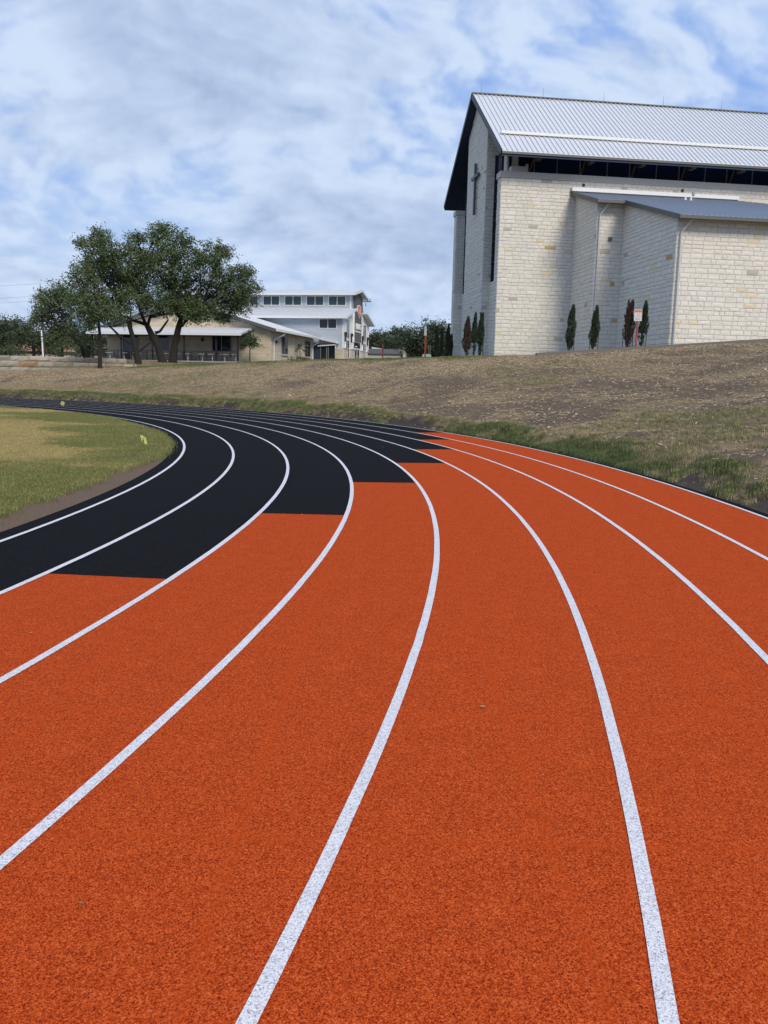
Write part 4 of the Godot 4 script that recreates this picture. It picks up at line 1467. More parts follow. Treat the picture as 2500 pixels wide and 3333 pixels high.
# slim upright conifer: overlapping sprays pointing up, sparse near the foot
func cypress(label: String, where: Vector3, height: float, width: float, tone: Color, bare: float, lean: float, group: String, double := false) -> void:
	var o := thing("cypress", label, "tree", where, 0.0, group)
	var wood := MB.new()
	wood.tube([Vector3(0, -0.2, 0), Vector3(lean * 0.4, height * 0.5, 0), Vector3(lean, height * 0.94, 0)], [0.035, 0.025, 0.008], 6)
	put(wood, "trunk", M.bark, o)
	var crown := MB.new()
	for i in 2300:
		var t := pow(rng.randf(), 0.8)
		if t < bare and rng.randf() > 0.25:
			continue
		var prof: float = (0.42 + 0.58 * smoothstep(0.0, 0.35, t)) * (1.0 - pow(t, 3.2)) + 0.05
		var a := rr(0, TAU)
		var out := Vector3(cos(a), 0, sin(a))
		var r: float = width * 0.6 * prof * sqrt(rng.randf()) * (0.8 + 0.3 * sin(a * 3.0 + t * 14.0))
		var p := Vector3(lean * t, height * (0.03 + t * 0.93), 0) + out * r
		if double and t > 0.72:
			p.x += width * 0.24 * (1.0 if a < PI else -1.0) * (t - 0.72) * 3.0
		var k := tone * rr(0.55, 1.5)
		crown.col = Color(k.r, k.g, k.b)
		var up := (Vector3.UP + out * rr(0.05, 0.45)).normalized() * rr(0.09, 0.2)
		var side := up.cross(Vector3(rr(-1, 1), 0, rr(-1, 1))).normalized() * rr(0.018, 0.04)
		crown.tri(p - side, p + side, p + up)
	put(crown, "foliage", M.leaf, o)

func make_trees() -> void:
	var tone := Color(0.07, 0.103, 0.038)
	oak("oak_tree", "oak with one thick upright trunk and the crown spreading over the patio roof", Vector3(-18.11, 2.49, -70.72), [[Vector3(0, 0, 0), Vector3(0.23, 1.55, -0.06), Vector3(0.58, 3.07, -0.15), Vector3(0.79, 3.82, -0.2)], [Vector3(0.78, 3.21, -0.2), Vector3(1.39, 3.91, -0.34), Vector3(2.05, 4.21, -0.49)]], [[5.02, 7.03, 0.26, 1.76], [5.7, 6.31, -3.02, 1.4], [3.99, 8.43, 0.53, 1.62], [2.73, 6.21, -2.7, 1.76], [4.76, 4.72, -1, 1.25], [1.55, 5.19, -0.93, 1.76], [0.74, 7.15, -1.5, 1.91], [6.12, 7.65, -1.38, 0.88], [2.6, 8.95, 0.38, 1.32], [1.61, 4.48, 1.15, 1.25], [3.41, 4.37, 1.27, 1.1], [6.64, 6.83, -2.53, 0.66], [4.18, 9.4, -0.65, 0.73], [2.42, 4.1, 1.11, 0.81], [3.72, 4.27, -2.71, 0.81], [6.03, 4.68, -0.18, 0.66], [5.38, 5.53, -0.75, 1.17], [0.6, 5.28, 0.86, 1.17], [-0.33, 4.85, -0.55, 0.88]], 0.34, tone, 1350.0, "oaks in front of the limestone wing")
	oak("oak_tree", "tallest oak, thick leaning trunk forking low into several limbs", Vector3(-18.45, 2.46, -69.6), [[Vector3(0, 0, 0), Vector3(-0.42, 1.5, 0.11), Vector3(-1.03, 2.69, 0.28), Vector3(-1.27, 3.22, 0.35)], [Vector3(-1.21, 3.15, 0.33), Vector3(-1, 3.83, 0.27), Vector3(-0.24, 4.06, 0.06), Vector3(0.66, 4.16, -0.17)], [Vector3(-1.27, 3.22, 0.35), Vector3(-2.02, 3.45, 0.57), Vector3(-2.63, 3.63, 0.75), Vector3(-3.24, 3.93, 0.94)], [Vector3(-1.27, 3.08, 0.35), Vector3(-1.63, 4, 0.45), Vector3(-1.86, 4.65, 0.52), Vector3(-2.21, 5.69, 0.62)], [Vector3(-0.65, 2.57, 0.18), Vector3(-0.27, 2.72, 0.07), Vector3(0.39, 3.68, -0.1)]], [[0.29, 10.07, -0.47, 1.38], [-0.61, 10.55, -0.33, 0.87], [1.8, 9.78, 0.7, 1.09], [-0, 8.4, 1.07, 1.67], [1.28, 8.07, 0.89, 1.59], [-1.28, 9, 1.21, 1.45], [-1.07, 7.23, 2.07, 1.67], [-0.29, 5.1, 1.74, 1.45], [-2.84, 6.16, -1.51, 1.3], [-0.15, 11.15, -2.24, 0.65], [-1.44, 9.64, 1.96, 0.65], [-0.85, 4.75, 2.6, 0.87], [0.01, 4.35, 1.46, 0.72], [0.08, 6.7, -1.01, 1.3], [-2.81, 7.26, -0.6, 1.16]], 0.33, tone, 1350.0, "oaks in front of the limestone wing")
	oak("oak_tree", "oak with leaning trunk and long low side branches where the terrace walls end", Vector3(-19.74, 2.26, -67.16), [[Vector3(0, 0, 0), Vector3(-0.27, 1.33, 0.08), Vector3(-0.55, 2.61, 0.16), Vector3(-0.87, 3.89, 0.26)], [Vector3(-0.55, 2.61, 0.16), Vector3(-0.58, 3.65, 0.17), Vector3(-0.61, 4.93, 0.18)], [Vector3(-0.88, 3.63, 0.27), Vector3(-1.35, 4.13, 0.41), Vector3(-1.56, 5.14, 0.48)], [Vector3(-0.1, 1.14, 0.03), Vector3(0.41, 1.61, -0.12), Vector3(0.91, 2.02, -0.26)], [Vector3(-0.45, 1.71, 0.13), Vector3(-1.39, 2.33, 0.43), Vector3(-2.09, 3.07, 0.65), Vector3(-2.31, 3.57, 0.72)]], [[-0.77, 8.25, 2.63, 1.34], [-2.71, 9.76, 0.46, 0.84], [-1.97, 8.51, 3.13, 1.2], [-3.55, 9.16, 1.07, 0.77], [-2.41, 7.45, 0.05, 1.62], [-1.85, 7.05, -1.87, 1.48], [-0.98, 4.8, 1.51, 1.34], [-2.6, 5.22, -0.71, 1.34], [-3.26, 10.47, -0.83, 0.49], [-4.78, 9.57, -0.57, 0.45], [-0.86, 3.71, 2.76, 0.77], [-2.25, 4.07, 0.86, 0.84], [-3.52, 7.86, -1.31, 1.27], [-0.69, 5.64, 0.71, 0.99]], 0.25, tone, 1350.0, "oaks in front of the limestone wing")
	oak("oak_tree", "slender straight oak standing in front of the terrace walls", Vector3(-21.45, 2.06, -62.73), [[Vector3(0, 0, 0), Vector3(0.06, 1.35, -0.02), Vector3(0.07, 2.56, -0.02), Vector3(0.02, 3.53, -0.01)]], [[-1.14, 7.24, -1.2, 1.13], [-1.18, 6.12, 0.18, 1.07], [-0.68, 5.54, -1.14, 1.27], [0.17, 4.01, 0.02, 1], [-0.38, 4.49, 2.53, 1.13], [1.43, 3.91, 1.61, 0.73], [-0.76, 6.58, 2.25, 0.53], [0.09, 3.68, 1.23, 0.73], [-1.6, 4.11, -1.81, 0.8], [0.18, 4.8, -0.73, 0.8]], 0.15, tone, 1350.0, "oaks in front of the limestone wing")
	oak("oak_tree", "low bushy oak behind the terrace walls beside the utility pole", Vector3(-27, 3.22, -75.31), [[Vector3(0, 0, 0), Vector3(-0.26, 0.8, 0.1), Vector3(-0.77, 1.36, 0.28), Vector3(-1.13, 2.21, 0.41)], [Vector3(-0.52, 1.08, 0.19), Vector3(-0.09, 1.97, 0.03), Vector3(0.46, 2.72, -0.16)]], [[-1.56, 5.22, -1.05, 1.53], [-2.29, 5.34, 0.52, 1.21], [-3.17, 5.32, 0.51, 0.72], [-3.15, 4.11, -0.41, 1.37], [-4.15, 3.38, -0.6, 0.8], [-2.31, 3.47, -1.26, 1.37], [-2.59, 2.25, -0.69, 1.21], [-0.06, 2.28, 2.09, 1.05], [-3.57, 2.77, 2.1, 0.48], [-2.24, 4.24, 3.24, 0.8], [-2.4, 1.31, 0.66, 0.89], [-0.01, 2.94, -1.5, 0.97], [0.36, 1.3, 2.16, 0.72], [-1.23, 5.76, 2.05, 0.64]], 0.18, tone, 1350.0, "oaks in front of the limestone wing")
	# young tree at the patio corner
	oak("young_tree", "young round-headed tree on a thin stem at the patio's end", hall_place(-31.2, 3.1, 84.5), [[Vector3(0, 0, 0), Vector3(0, 0.8, 0), Vector3(0.03, 1.5, 0), Vector3(0, 2.0, 0)]],
		[[0, 2.5, 0, 0.75], [-0.5, 2.2, 0.2, 0.6], [0.6, 2.1, 0, 0.6], [0.1, 3.0, 0.1, 0.5], [0.9, 1.75, 0.1, 0.42], [-0.7, 1.75, 0, 0.45], [0.3, 1.8, -0.2, 0.5]], 0.06, Color(0.045, 0.075, 0.025), 700.0, "")
	oak("young_tree", "spindly sparse sapling against the sunlit limestone wall", hall_place(-29.2, 3.25, 96.0), [[Vector3(0, 0, 0), Vector3(0.05, 0.7, 0), Vector3(0, 1.4, 0), Vector3(0, 1.9, 0)]],
		[[0, 2.0, 0, 0.5], [-0.45, 1.6, 0, 0.4], [0.5, 1.5, 0, 0.4], [0.2, 2.4, 0, 0.3]], 0.05, Color(0.09, 0.1, 0.05), 90.0, "")
	# foundation shrubs of the wing
	for q in [["rounded dark shrub under the first window of the limestone wing", 92.2, 1.3, 1.9], ["low spreading shrub under the second window of the limestone wing", 97.5, 1.1, 2.6], ["small shrub beside the second window and the downspout", 101.5, 0.9, 1.6]]:
		shrub("shrub", q[0], hall_place(-28.9, 3.3, q[1]), q[2], q[3], Color(0.045, 0.06, 0.025), 0.16, "shrubs along the limestone wing")
	shrub("shrub", "broad green shrub behind the terrace walls next to the white pole", Vector3(-32.6, 2.7, -83.9), 2.4, 3.4, Color(0.055, 0.09, 0.022), 0.18, "shrubs behind the terrace walls")
	shrub("shrub", "green shrub behind the terrace walls away from the oaks", Vector3(-38.4, 2.7, -87.0), 2.6, 3.6, Color(0.055, 0.085, 0.024), 0.18, "shrubs behind the terrace walls")

	# tree line behind the terrace walls
	var spots := [[-49.5, -106, 6.6, 6], [-46.5, -104, 7.4, 6], [-43.2, -103, 6.6, 5], [-40.3, -104, 5.8, 5], [-37.5, -106, 6.4, 5], [-34.5, -105, 6.0, 5], [-53.5, -107, 7.0, 6], [-58, -104, 7.4, 7], [-52, -118, 7.5, 7], [-44, -119, 7.5, 7]]
	for q in spots:
		var p := Vector3(q[0], 0, q[1])
		p.y = ground_at(p)
		far_tree("dark bushy tree in the tree line beyond the terrace walls", p, q[2] - p.y + 0.9, q[3], Color(0.046, 0.064, 0.028), "trees beyond the terrace walls", 0.34)
	# trees between the hall and the church
	spots = [[-4.2, -141, 9.5, 6], [-2.0, -137, 9.0, 6], [0.3, -139, 9.3, 6], [2.4, -132, 9.6, 6], [5.4, -128, 9.0, 6], [8.2, -124, 9.2, 6], [11.5, -128, 9.4, 7], [-8, -150, 9, 7], [15.5, -135, 9, 7]]
	for q in spots:
		var p := Vector3(q[0], 0, q[1])
		p.y = ground_at(p)
		far_tree("olive green tree in the belt between the hall and the church", p, q[2] + 0.3 - p.y, q[3], Color(0.046, 0.064, 0.028), "trees between the hall and the church", 0.36, "distant_tree", 380.0)
	var pp := Vector3(4.2, 0, -96)
	pp.y = ground_at(pp)
	far_tree("largest dark rounded tree between the hall and the church", pp, 7.9 - pp.y, 6.2, Color(0.036, 0.056, 0.026), "", 0.28, "juniper_tree", 1000.0)
	pp = Vector3(6.6, 0, -99)
	pp.y = ground_at(pp)
	far_tree("dark tree beside the church's far corner", pp, 7.2 - pp.y, 4.6, Color(0.036, 0.056, 0.026), "", 0.28, "juniper_tree", 900.0)
	# far belt all round the view
	for i in 14:
		var az := deg_to_rad((-33.0 + i * 2.6 if i < 8 else -4.0 + (i - 8) * 2.4) + rr(-0.5, 0.5))
		var dist := rr(190, 250)
		var p := Vector3(sin(az) * dist, 0, -cos(az) * dist)
		p.y = ground_at(p)
		far_tree("tree in the far belt on the horizon", p, rr(7.0, 9.0), rr(9, 12), Color(0.046, 0.064, 0.028), "trees of the far belt", 0.75)

	# cypress beside the church
	var green := Color(0.022, 0.042, 0.02)
	var brown := Color(0.05, 0.03, 0.024)
	cypress("dense dark green cypress in front of the nave wall's inner corner", Vector3(9.34, 3.25, -43.42), 2.36, 0.42, green, 0.05, 0.1, "cypresses along the church")
	cypress("dark green cypress with a broken flank below the recess downspout", Vector3(10.59, 3.33, -43.6), 2.28, 0.42, green, 0.1, 0.1, "cypresses along the church")
	cypress("rusty brown cypress beside the sign on the red post", Vector3(12.45, 3.5, -43.86), 2.45, 0.5, brown, 0.05, 0.02, "cypresses along the church", true)
	cypress("green cypress thin at the foot, close to the sign's other side", Vector3(13.18, 3.55, -43.96), 2.36, 0.42, green, 0.3, 0.12, "cypresses along the church")
	cypress("reddish brown cypress below the cross wall", Vector3(4.85, 3.12, -51.68), 2.44, 0.5, brown, 0.15, 0.03, "cypresses along the church")
	cypress("first of two close green cypresses below the cross wall, beside the reddish one", Vector3(5.3, 3.14, -51.74), 2.66, 0.34, green, 0.3, 0.03, "cypresses along the church")
	cypress("second of two close green cypresses below the cross wall, beside the lone stake", Vector3(5.67, 3.14, -51.79), 2.68, 0.36, green, 0.25, 0.05, "cypresses along the church", true)
	for q in [[Vector3(3.59, 3.2, -61.9), 2.36, 0.3], [Vector3(3.95, 3.2, -61.87), 2.18, 0.22], [Vector3(4.42, 3.2, -61.84), 2.58, 0.34], [Vector3(4.66, 3.2, -61.83), 1.8, 0.2]]:
		cypress("slim dark cypress in the row past the church's far corner", q[0], q[1], q[2], Color(0.022, 0.034, 0.02), 0.25, 0.02, "cypresses past the far corner")

# ---------------------------------------------------------------- small things
func make_small_things() -> void:
	var mb := MB.new()
	# signs on red posts
	var s := thing("sign_post", "small white notice with orange heading on a red post between two cypresses", "sign", Vector3(12.78, 3.5, -43.5), CHURCH_TURN, "notices on red posts")
	mb.box(Vector3(-0.035, -0.3, -0.03), Vector3(0.035, 1.42, 0.03))
	put(mb, "post", M.red_paint, s)
	mb = MB.new()
	mb.box(Vector3(-0.22, 1.38, 0.031), Vector3(0.2, 1.95, 0.045))
	var panel := put(mb, "sign_panel", M.sign_white, s)
	mb = MB.new()
	mb.box(Vector3(-0.2, 1.81, 0.046), Vector3(0.18, 1.92, 0.05))
	put(mb, "heading_band", M.print_orange, panel)
	mb = MB.new()
	for q in [[1.73, -0.06, 0.06], [1.65, -0.14, 0.14], [1.58, -0.12, 0.12]]:
		var x: float = q[1]
		while x < q[2]:
			var w := rr(0.02, 0.05)
			mb.box(Vector3(x, q[0], 0.046), Vector3(x + w, q[0] + 0.035, 0.049))
			x += w + 0.02
	put(mb, "faded_print", M.print_pale, panel)
	mb = MB.new()
	mb.box(Vector3(-0.12, 1.465, 0.046), Vector3(0.1, 1.49, 0.049))
	mb.tri(Vector3(-0.12, 1.45, 0.0475), Vector3(-0.12, 1.51, 0.0475), Vector3(-0.155, 1.478, 0.0475))
	put(mb, "arrow", M.print_dark, panel)

	s = thing("sign_post", "tall narrow pale notice on a red post beside the green utility box", "sign", Vector3(2.24, 2.9, -49.95), -0.55, "notices on red posts")
	mb = MB.new()
	mb.box(Vector3(-0.04, -0.3, -0.03), Vector3(0.04, 1.4, 0.03))
	put(mb, "post", M.red_paint, s)
	mb = MB.new()
	mb.box(Vector3(-0.075, 1.36, 0.031), Vector3(0.075, 1.88, 0.046))
	panel = put(mb, "sign_panel", M.sign_white, s)
	mb = MB.new()
	mb.box(Vector3(-0.06, 1.74, 0.047), Vector3(0.06, 1.82, 0.05))
	for q in [1.66, 1.6, 1.54, 1.44]:
		mb.box(Vector3(-0.05, q, 0.047), Vector3(0.05, q + 0.022, 0.05))
	put(mb, "faded_print", M.print_pale, panel)

	s = thing("utility_box", "pale green utility box in the grass between hall and church", "utility box", Vector3(2.42, 2.75, -51.94))
	mb = MB.new()
	mb.prism([Vector3(-0.3, 0, 0.25), Vector3(0.3, 0, 0.25), Vector3(0.27, 0.45, 0.2), Vector3(0.2, 0.5, 0.15), Vector3(-0.2, 0.5, 0.15), Vector3(-0.27, 0.45, 0.2)], Vector3(0, 0, -0.5))
	put(mb, "body", M.green_box, s)
	mb = MB.new()
	mb.box(Vector3(-0.05, 0.28, 0.235), Vector3(0.05, 0.34, 0.262))
	put(mb, "warning_plate", M.print_dark, s)
	s = thing("marker_post", "short pale twin marker post behind the green utility box", "post", Vector3(2.74, 3.0, -54.93))
	for x in [-0.05, 0.05]:
		mb = MB.new()
		mb.box(Vector3(x - 0.02, 0, -0.02), Vector3(x + 0.02, 0.92, 0.02))
		put(mb, "post", M.trim_metal, s)
	s = thing("lamp_post", "slim red post with a pale lamp head in front of the shed", "lamp post", Vector3(-0.38, 3.0, -70))
	mb = MB.new()
	mb.tube([Vector3(0, 0, 0), Vector3(0, 1.5, 0)], [0.05, 0.05], 7)
	put(mb, "post", M.red_paint, s)
	mb = MB.new()
	mb.tube([Vector3(0, 1.5, 0), Vector3(0, 1.98, 0)], [0.025, 0.025], 6)
	mb.box(Vector3(-0.05, 1.9, -0.05), Vector3(0.05, 2.0, 0.05))
	put(mb, "lamp_head", M.trim_metal, s)
	s = thing("boulder", "pale upright boulder with a yellowish bush growing over it", "boulder", Vector3(1.2, 3.1, -62.0))
	mb = MB.new()
	mb.tube([Vector3(0, -0.2, 0), Vector3(0.02, 0.2, 0), Vector3(0.03, 0.45, 0), Vector3(0.02, 0.68, 0)], [0.26, 0.24, 0.16, 0.05], 8)
	put(mb, "stone", M.cast_stone, s)
	shrub("shrub", "yellowish bush growing over the pale boulder", Vector3(1.05, 3.1, -61.8), 1.1, 0.75, Color(0.16, 0.15, 0.04), 0.09)
	s = thing("shed", "low pale shed with a dark grey roof among the trees", "shed", Vector3(-0.4, 3.6, -121))
	mb = MB.new()
	mb.box(Vector3(-3.4, -0.5, -3), Vector3(2.6, 1.68, 0))
	put(mb, "wall", M.shed_wall, s)
	mb = MB.new()
	mb.prism([Vector3(-3.6, 1.69, 0.35), Vector3(-3.6, 2.45, -1.5), Vector3(-3.6, 1.69, -3.3)], Vector3(6.5, 0, 0))
	put(mb, "roof", M.slate, s)
	mb = MB.new()
	mb.box(Vector3(0.2, 0.95, 0.0), Vector3(1.0, 1.2, 0.03))
	put(mb, "window", M.glass, s)
	s = thing("house", "house with reddish tiled roof half hidden behind the tree line", "house", Vector3(-44.5, 1.9, -113), 0.2)
	mb = MB.new()
	mb.box(Vector3(-6, -0.5, -5), Vector3(6, 2.5, 0))
	put(mb, "wall", M.shed_wall, s)
	mb = MB.new()
	mb.prism([Vector3(-6.4, 2.51, 0.5), Vector3(-6.4, 3.5, -2.5), Vector3(-6.4, 2.51, -5.5)], Vector3(12.8, 0, 0))
	put(mb, "roof", M.clay_tile, s)

	# stakes beside the cypresses
	for q in [[Vector3(9.52, 3.25, -43.25), 0.97, 0.03], [Vector3(10.8, 3.34, -43.43), 0.99, 0.02], [Vector3(12.12, 3.45, -43.61), 1.05, 0.01], [Vector3(12.64, 3.5, -43.68), 0.96, 0.01], [Vector3(13.34, 3.55, -43.78), 1.06, 0.06], [Vector3(10.35, 3.3, -43.36), 0.9, 0.01], [Vector3(5.8, 3.12, -51.31), 1.15, 0.02]]:
		s = thing("plant_stake", "thin black stake standing beside a young cypress", "stake", q[0], 0.0, "stakes beside the cypresses")
		mb = MB.new()
		mb.bar(Vector3(0, -0.2, 0), Vector3(q[2], q[1], 0), 0.035, 0.02, Vector3.BACK)
		put(mb, "shaft", M.dark_metal, s)
		mb = MB.new()
		mb.box(Vector3(-0.03, 0.04, -0.014), Vector3(0.03, 0.1, -0.008))
		put(mb, "anchor_plate", M.dark_metal, s)
	# survey flags in the infield
	var k := 0
	for q in [[Vector3(-14.42, 0.0, -37.05), 0.42], [Vector3(-5.3, 0.0, -18.1), 0.36]]:
		s = thing("survey_flag", ["small yellow survey flag in the grass far along the bend", "small yellow survey flag drooping beside the bare strip of the bend"][k], "flag", q[0], 0.0, "survey flags in the infield")
		mb = MB.new()
		mb.tube([Vector3(0, -0.05, 0), Vector3(0.02, q[1] * 0.6, 0), Vector3(0.03 if k == 0 else -0.05, q[1], 0)], [0.004, 0.004, 0.004], 5)
		put(mb, "wire", M.trim_metal, s)
		mb = MB.new()
		var top := Vector3(0.03 if k == 0 else -0.05, q[1], 0)
		var cells := 5
		for i in cells:
			for j in 4:
				var f := func(a: int, b: int) -> Vector3:
					var x := (0.16 if k == 0 else 0.13) * a / cells
					var y := -(0.16 if k == 0 else 0.19) * b / 4.0
					var turn := -0.6 if k == 0 else -0.5
					return top + Vector3(cos(turn) * x - sin(turn) * y * (1.0 if k == 0 else -0.35), sin(turn) * x + cos(turn) * y, 0.018 * sin(a * 1.9 + b * 0.8))
				mb.quad(f.call(i, j + 1), f.call(i + 1, j + 1), f.call(i + 1, j), f.call(i, j))
		var cloth := put(mb, "flag", M.flag_yellow, s)
		mb = MB.new()
		var c2 := top + (Vector3(0.02, -0.11, 0.025) if k == 0 else Vector3(0.07, -0.13, 0.025))
		mb.box(c2 + Vector3(-0.016, -0.014, 0), c2 + Vector3(0.016, 0.014, 0.004))
		put(mb, "printed_mark", M.print_dark, cloth)
		k += 1
	# utility pole with its white guard, wires
	s = thing("utility_pole", "dark wooden utility pole rising through the bushy oak", "utility pole", Vector3(-35.9, 2.6, -87.96))
	mb = MB.new()
	mb.tube([Vector3(0, -0.3, 0), Vector3(0, 7.0, 0)], [0.17, 0.12], 8)
	put(mb, "pole", M.pole_wood, s)
	mb = MB.new()
	mb.bar(Vector3(-0.6, 6.6, 0.12), Vector3(0.3, 6.6, 0.12), 0.1, 0.1)
	put(mb, "crossarm", M.pole_wood, s)
	for x in [-0.55, -0.2, 0.0]:
		mb = MB.new()
		mb.tube([Vector3(x, 6.6, 0.12), Vector3(x, 6.85 if x < 0 else 8.1, 0.12)], [0.05, 0.03], 6)
		put(mb, "insulator", M.trim_metal, s)
	s = thing("white_pole", "thin white pole in front of the wooden utility pole", "pole", Vector3(-35.55, 2.6, -87.0))
	mb = MB.new()
	mb.tube([Vector3(0, -0.2, 0), Vector3(-0.05, 2.6, 0), Vector3(-0.08, 3.35, 0)], [0.085, 0.08, 0.06], 8)
	put(mb, "pipe", M.white_paint, s)
	mb = MB.new()
	mb.tube([Vector3(-0.055, 2.62, 0), Vector3(-0.06, 2.74, 0)], [0.09, 0.09], 8)
	put(mb, "collar", M.trim_metal, s)
	for i in 3:
		var pts := []
		for j in 13:
			var t := j / 12.0
			pts.append(Vector3(-60.0 * t, -1.2 * sin(t * PI), -6.0 * t))
		s = thing("overhead_wire", ["upper overhead wire running from the utility pole", "middle overhead wire running from the utility pole", "lower overhead wire running from the utility pole"][i], "wire", Vector3(-36.1 - 0.2 * i, [10.65, 9.4, 8.9][i], -87.84), 0.0, "overhead wires")
		mb = MB.new()
		mb.tube(pts, taper(0.009, 0.009, 13), 4, false)
		put(mb, "cable", M.dark_metal, s)
	# stake in front of the terrace walls
	s = thing("wooden_stake", "short weathered wooden stake in front of the terrace walls", "stake", Vector3(-19.2, 1.9, -63.8))
	mb = MB.new()
	mb.bar(Vector3(0.02, -0.1, 0), Vector3(-0.1, 1.15, 0), 0.08, 0.05, Vector3.BACK)
	put(mb, "shaft", M.timber, s)

# ---------------------------------------------------------------- cover: blades, straw, chips
func scatter(called: String, mesh: Mesh, material: Material, places: Array, tints: PackedColorArray, label: String, category: String) -> void:
	var mm := MultiMesh.new()
	mm.transform_format = MultiMesh.TRANSFORM_3D
	mm.use_colors = true
	mm.mesh = mesh
	mm.instance_count = places.size()
	for i in places.size():
		mm.set_instance_transform(i, places[i])
		mm.set_instance_color(i, tints[i])
	var o := MultiMeshInstance3D.new()
	o.name = called
	o.multimesh = mm
	o.material_override = material
	add_child(o)
	tag(o, label, category, "", "stuff")

func tuft(blades: int, height: float, spread: float, width: float) -> ArrayMesh:
	var mb := MB.new()
	for i in blades:
		var a := rr(0, TAU)
		var p := Vector3(cos(a), 0, sin(a)) * spread * sqrt(rng.randf())
		var lean := Vector3(rr(-1, 1), 0, rr(-1, 1)) * height * 0.55
		var h := height * rr(0.5, 1.1)
		var side := Vector3(cos(a + 1.3), 0, sin(a + 1.3)) * width * 0.5
		var t := rr(0.7, 1.25)
		mb.col = Color(t, t, t * 0.95)
		var m1 := p + Vector3(0, h * 0.6, 0) + lean * 0.35
		mb.quad(p - side - Vector3(0, 0.02, 0), p + side - Vector3(0, 0.02, 0), m1 + side * 0.8, m1 - side * 0.8)
		mb.tri(m1 - side * 0.8, m1 + side * 0.8, p + Vector3(0, h, 0) + lean)
	return mb.mesh()

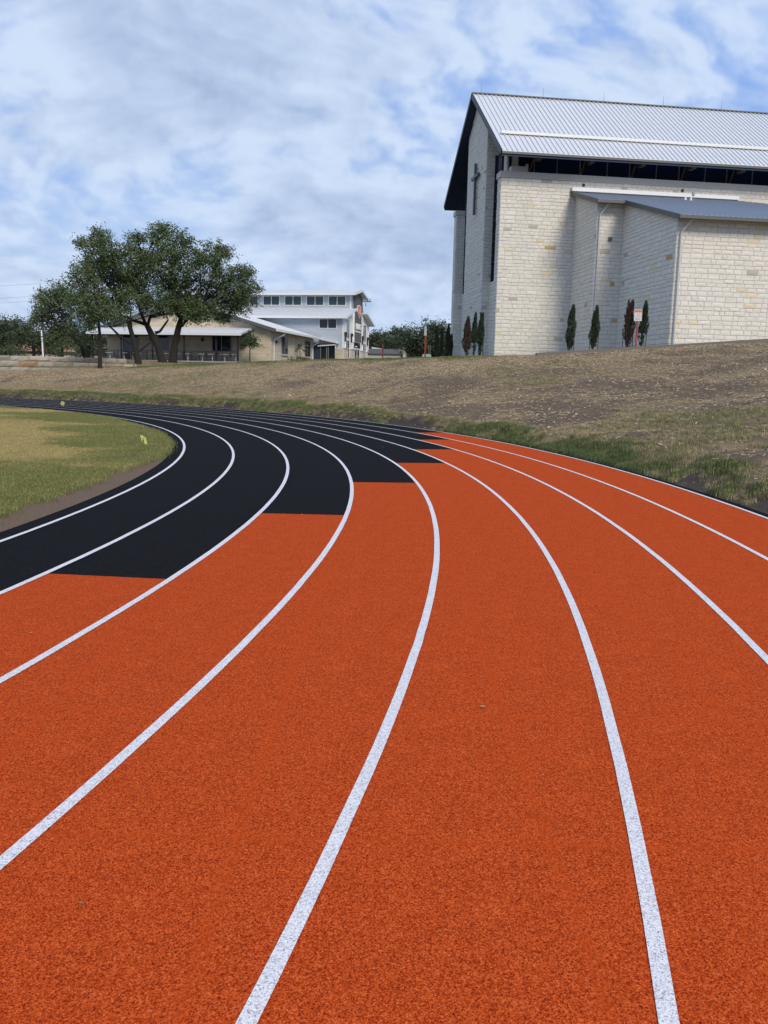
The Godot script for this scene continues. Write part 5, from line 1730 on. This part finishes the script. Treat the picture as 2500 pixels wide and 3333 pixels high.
func make_cover() -> void:
	var places: Array = []
	var tints := PackedColorArray()
	# infield lawn
	while places.size() < 62000:
		var z := -pow(rng.randf(), 1.35) * 42.0 - 5.0
		var x := rr(-0.62, -0.05) * -z - 1.0
		var p := Vector3(x, 0, z)
		var r := Vector2(p.x - CENTRE.x, p.z - CENTRE.z).length()
		if r > 36.55:
			continue
		var w := field_cover(p)
		if rng.randf() < w.y * 1.15:
			continue
		var g := w.x * 0.85 + rr(-0.25, 0.2)
		var k := Color(0.44, 0.36, 0.16).lerp(Color(0.15, 0.185, 0.05), clampf(g, 0, 1))
		k *= rr(0.75, 1.2)
		tints.append(Color(k.r, k.g, k.b))
		var s := rr(0.6, 1.25)
		if w.x > 0.7:
			s *= 1.25
		places.append(Transform3D(Basis(Vector3.UP, rr(0, TAU)).scaled(Vector3(s, s, s)), p + Vector3(0, 0.03, 0)))
	scatter("infield_grass", tuft(16, 0.04, 0.13, 0.008), M.grass_blade, places, tints, "short patchy green and straw yellow grass inside the bend", "grass")
	# grass of the bank and the level ground
	places = []
	tints = PackedColorArray()
	var tries := 0
	while places.size() < 110000 and tries < 900000:
		tries += 1
		var deg := rr(-4, 80)
		var rho := EDGE + 0.12 + pow(rng.randf(), 1.8) * 22.0
		var p := polar(deg, rho)
		if -p.z < 4.0 or absf(p.x) > -p.z * 0.56 + 2.0:
			continue
		var w := bank_cover(deg, rho)
		var chance := w.x * 0.95 + 0.3 * maxf(0.0, 1.0 - w.z)
		if rng.randf() > chance:
			continue
		p.y = bank_height(deg, rho)
		var g := clampf(w.x * 1.1 + rr(-0.3, 0.25), 0, 1)
		var k := Color(0.42, 0.335, 0.2).lerp(Color(0.095, 0.138, 0.035), g) * rr(0.7, 1.25)
		tints.append(Color(k.r, k.g, k.b))
		var s := rr(0.55, 1.2) * (0.7 + 0.6 * w.x)
		places.append(Transform3D(Basis(Vector3.UP, rr(0, TAU)).scaled(Vector3(s, s, s)), p))
	scatter("bank_grass", tuft(13, 0.065, 0.13, 0.009), M.grass_blade, places, tints, "green and dry grass tufts along the bank above the track", "grass")
	# straw and wood chips
	places = []
	tints = PackedColorArray()
	tries = 0
	while places.size() < 150000 and tries < 900000:
		tries += 1
		var deg := rr(-4, 80)
		var rho := EDGE + 0.6 + rng.randf() * 24.0
		var p := polar(deg, rho)
		if -p.z < 4.0 or absf(p.x) > -p.z * 0.56 + 2.0 or rho > crest_at(deg)[0] + 1.0:
			continue
		var w := bank_cover(deg, rho)
		if rng.randf() > w.y * 0.95 + 0.07 * (1.0 - w.x):
			continue
		p.y = bank_height(deg, rho) + 0.012
		var k := Color(0.56, 0.46, 0.31).lerp(Color(0.33, 0.25, 0.16), rng.randf()) * rr(0.7, 1.15)
		if rng.randf() < 0.2:
			k = Color(0.2, 0.145, 0.095) * rr(0.7, 1.3)
		tints.append(Color(k.r, k.g, k.b))
		var b := Basis(Vector3.UP, rr(0, TAU)) * Basis(Vector3.RIGHT, rr(-0.5, 0.5)) * Basis(Vector3.BACK, rr(-0.5, 0.5))
		var s := rr(0.6, 1.6)
		places.append(Transform3D(b.scaled(Vector3(s, s, s)), p))
	var chip := MB.new()
	chip.prism([Vector3(-0.035, 0, -0.007), Vector3(0.03, 0.008, -0.009), Vector3(0.04, 0.004, 0.006), Vector3(-0.028, 0.0, 0.008)], Vector3(0, 0.006, 0))
	scatter("straw_mulch", chip.mesh(), M.straw, places, tints, "pale straw and wood chip mulch strewn over the bank", "mulch")
	# stray bits blown onto the track
	places = []
	tints = PackedColorArray()
	while places.size() < 34:
		var deg := rr(-16, 16)
		var p := polar(deg, rr(38.5, 45.4), 0.014)
		places.append(Transform3D(Basis.from_euler(Vector3(rr(-0.3, 0.3), rr(0, TAU), rr(-0.3, 0.3))).scaled(Vector3.ONE * rr(0.15, 0.42)), p))
		var k := Color(0.4, 0.29, 0.14).lerp(Color(0.16, 0.09, 0.05), rng.randf())
		tints.append(k)
	var bit := MB.new()
	for i in 6:
		var a := -0.05 + 0.1 * i / 6.0
		var b := -0.05 + 0.1 * (i + 1) / 6.0
		var wa := 0.022 * sin((a + 0.05) / 0.1 * PI)
		var wb := 0.022 * sin((b + 0.05) / 0.1 * PI)
		bit.quad(Vector3(a, 0.3 * wa, wa), Vector3(b, 0.3 * wb, wb), Vector3(b, 4.0 * b * b, 0), Vector3(a, 4.0 * a * a, 0))
		bit.quad(Vector3(a, 4.0 * a * a, 0), Vector3(b, 4.0 * b * b, 0), Vector3(b, 0.3 * wb, -wb), Vector3(a, 0.3 * wa, -wa))
	scatter("leaf_litter", bit.mesh(), M.straw, places, tints, "few dry leaf bits blown onto the running track", "leaves")
	# pale stone chips
	places = []
	tints = PackedColorArray()
	while places.size() < 260:
		var deg := rr(-2, 78)
		var rho := EDGE + 0.2 + rng.randf() * 16.0
		var p := polar(deg, rho)
		if -p.z < 4.0 or absf(p.x) > -p.z * 0.56 + 2.0 or rho > crest_at(deg)[0]:
			continue
		p.y = bank_height(deg, rho) + 0.01
		var s := pow(rng.randf(), 4.0) * 1.3 + 0.35
		places.append(Transform3D(Basis.from_euler(Vector3(rr(-0.5, 0.5), rr(0, TAU), rr(-0.5, 0.5))).scaled(Vector3(s, s * 0.7, s)), p))
		var t := rr(0.4, 0.72)
		tints.append(Color(t, t * 0.96, t * 0.88))
	var peb := MB.new()
	peb.tube([Vector3(-0.04, 0, 0), Vector3(-0.02, 0.01, 0.005), Vector3(0.02, 0.012, 0), Vector3(0.045, 0, 0)], [0.008, 0.03, 0.026, 0.006], 6)
	scatter("stone_chips", peb.mesh(), M.straw, places, tints, "small pale stones lying about on the bank", "stones")
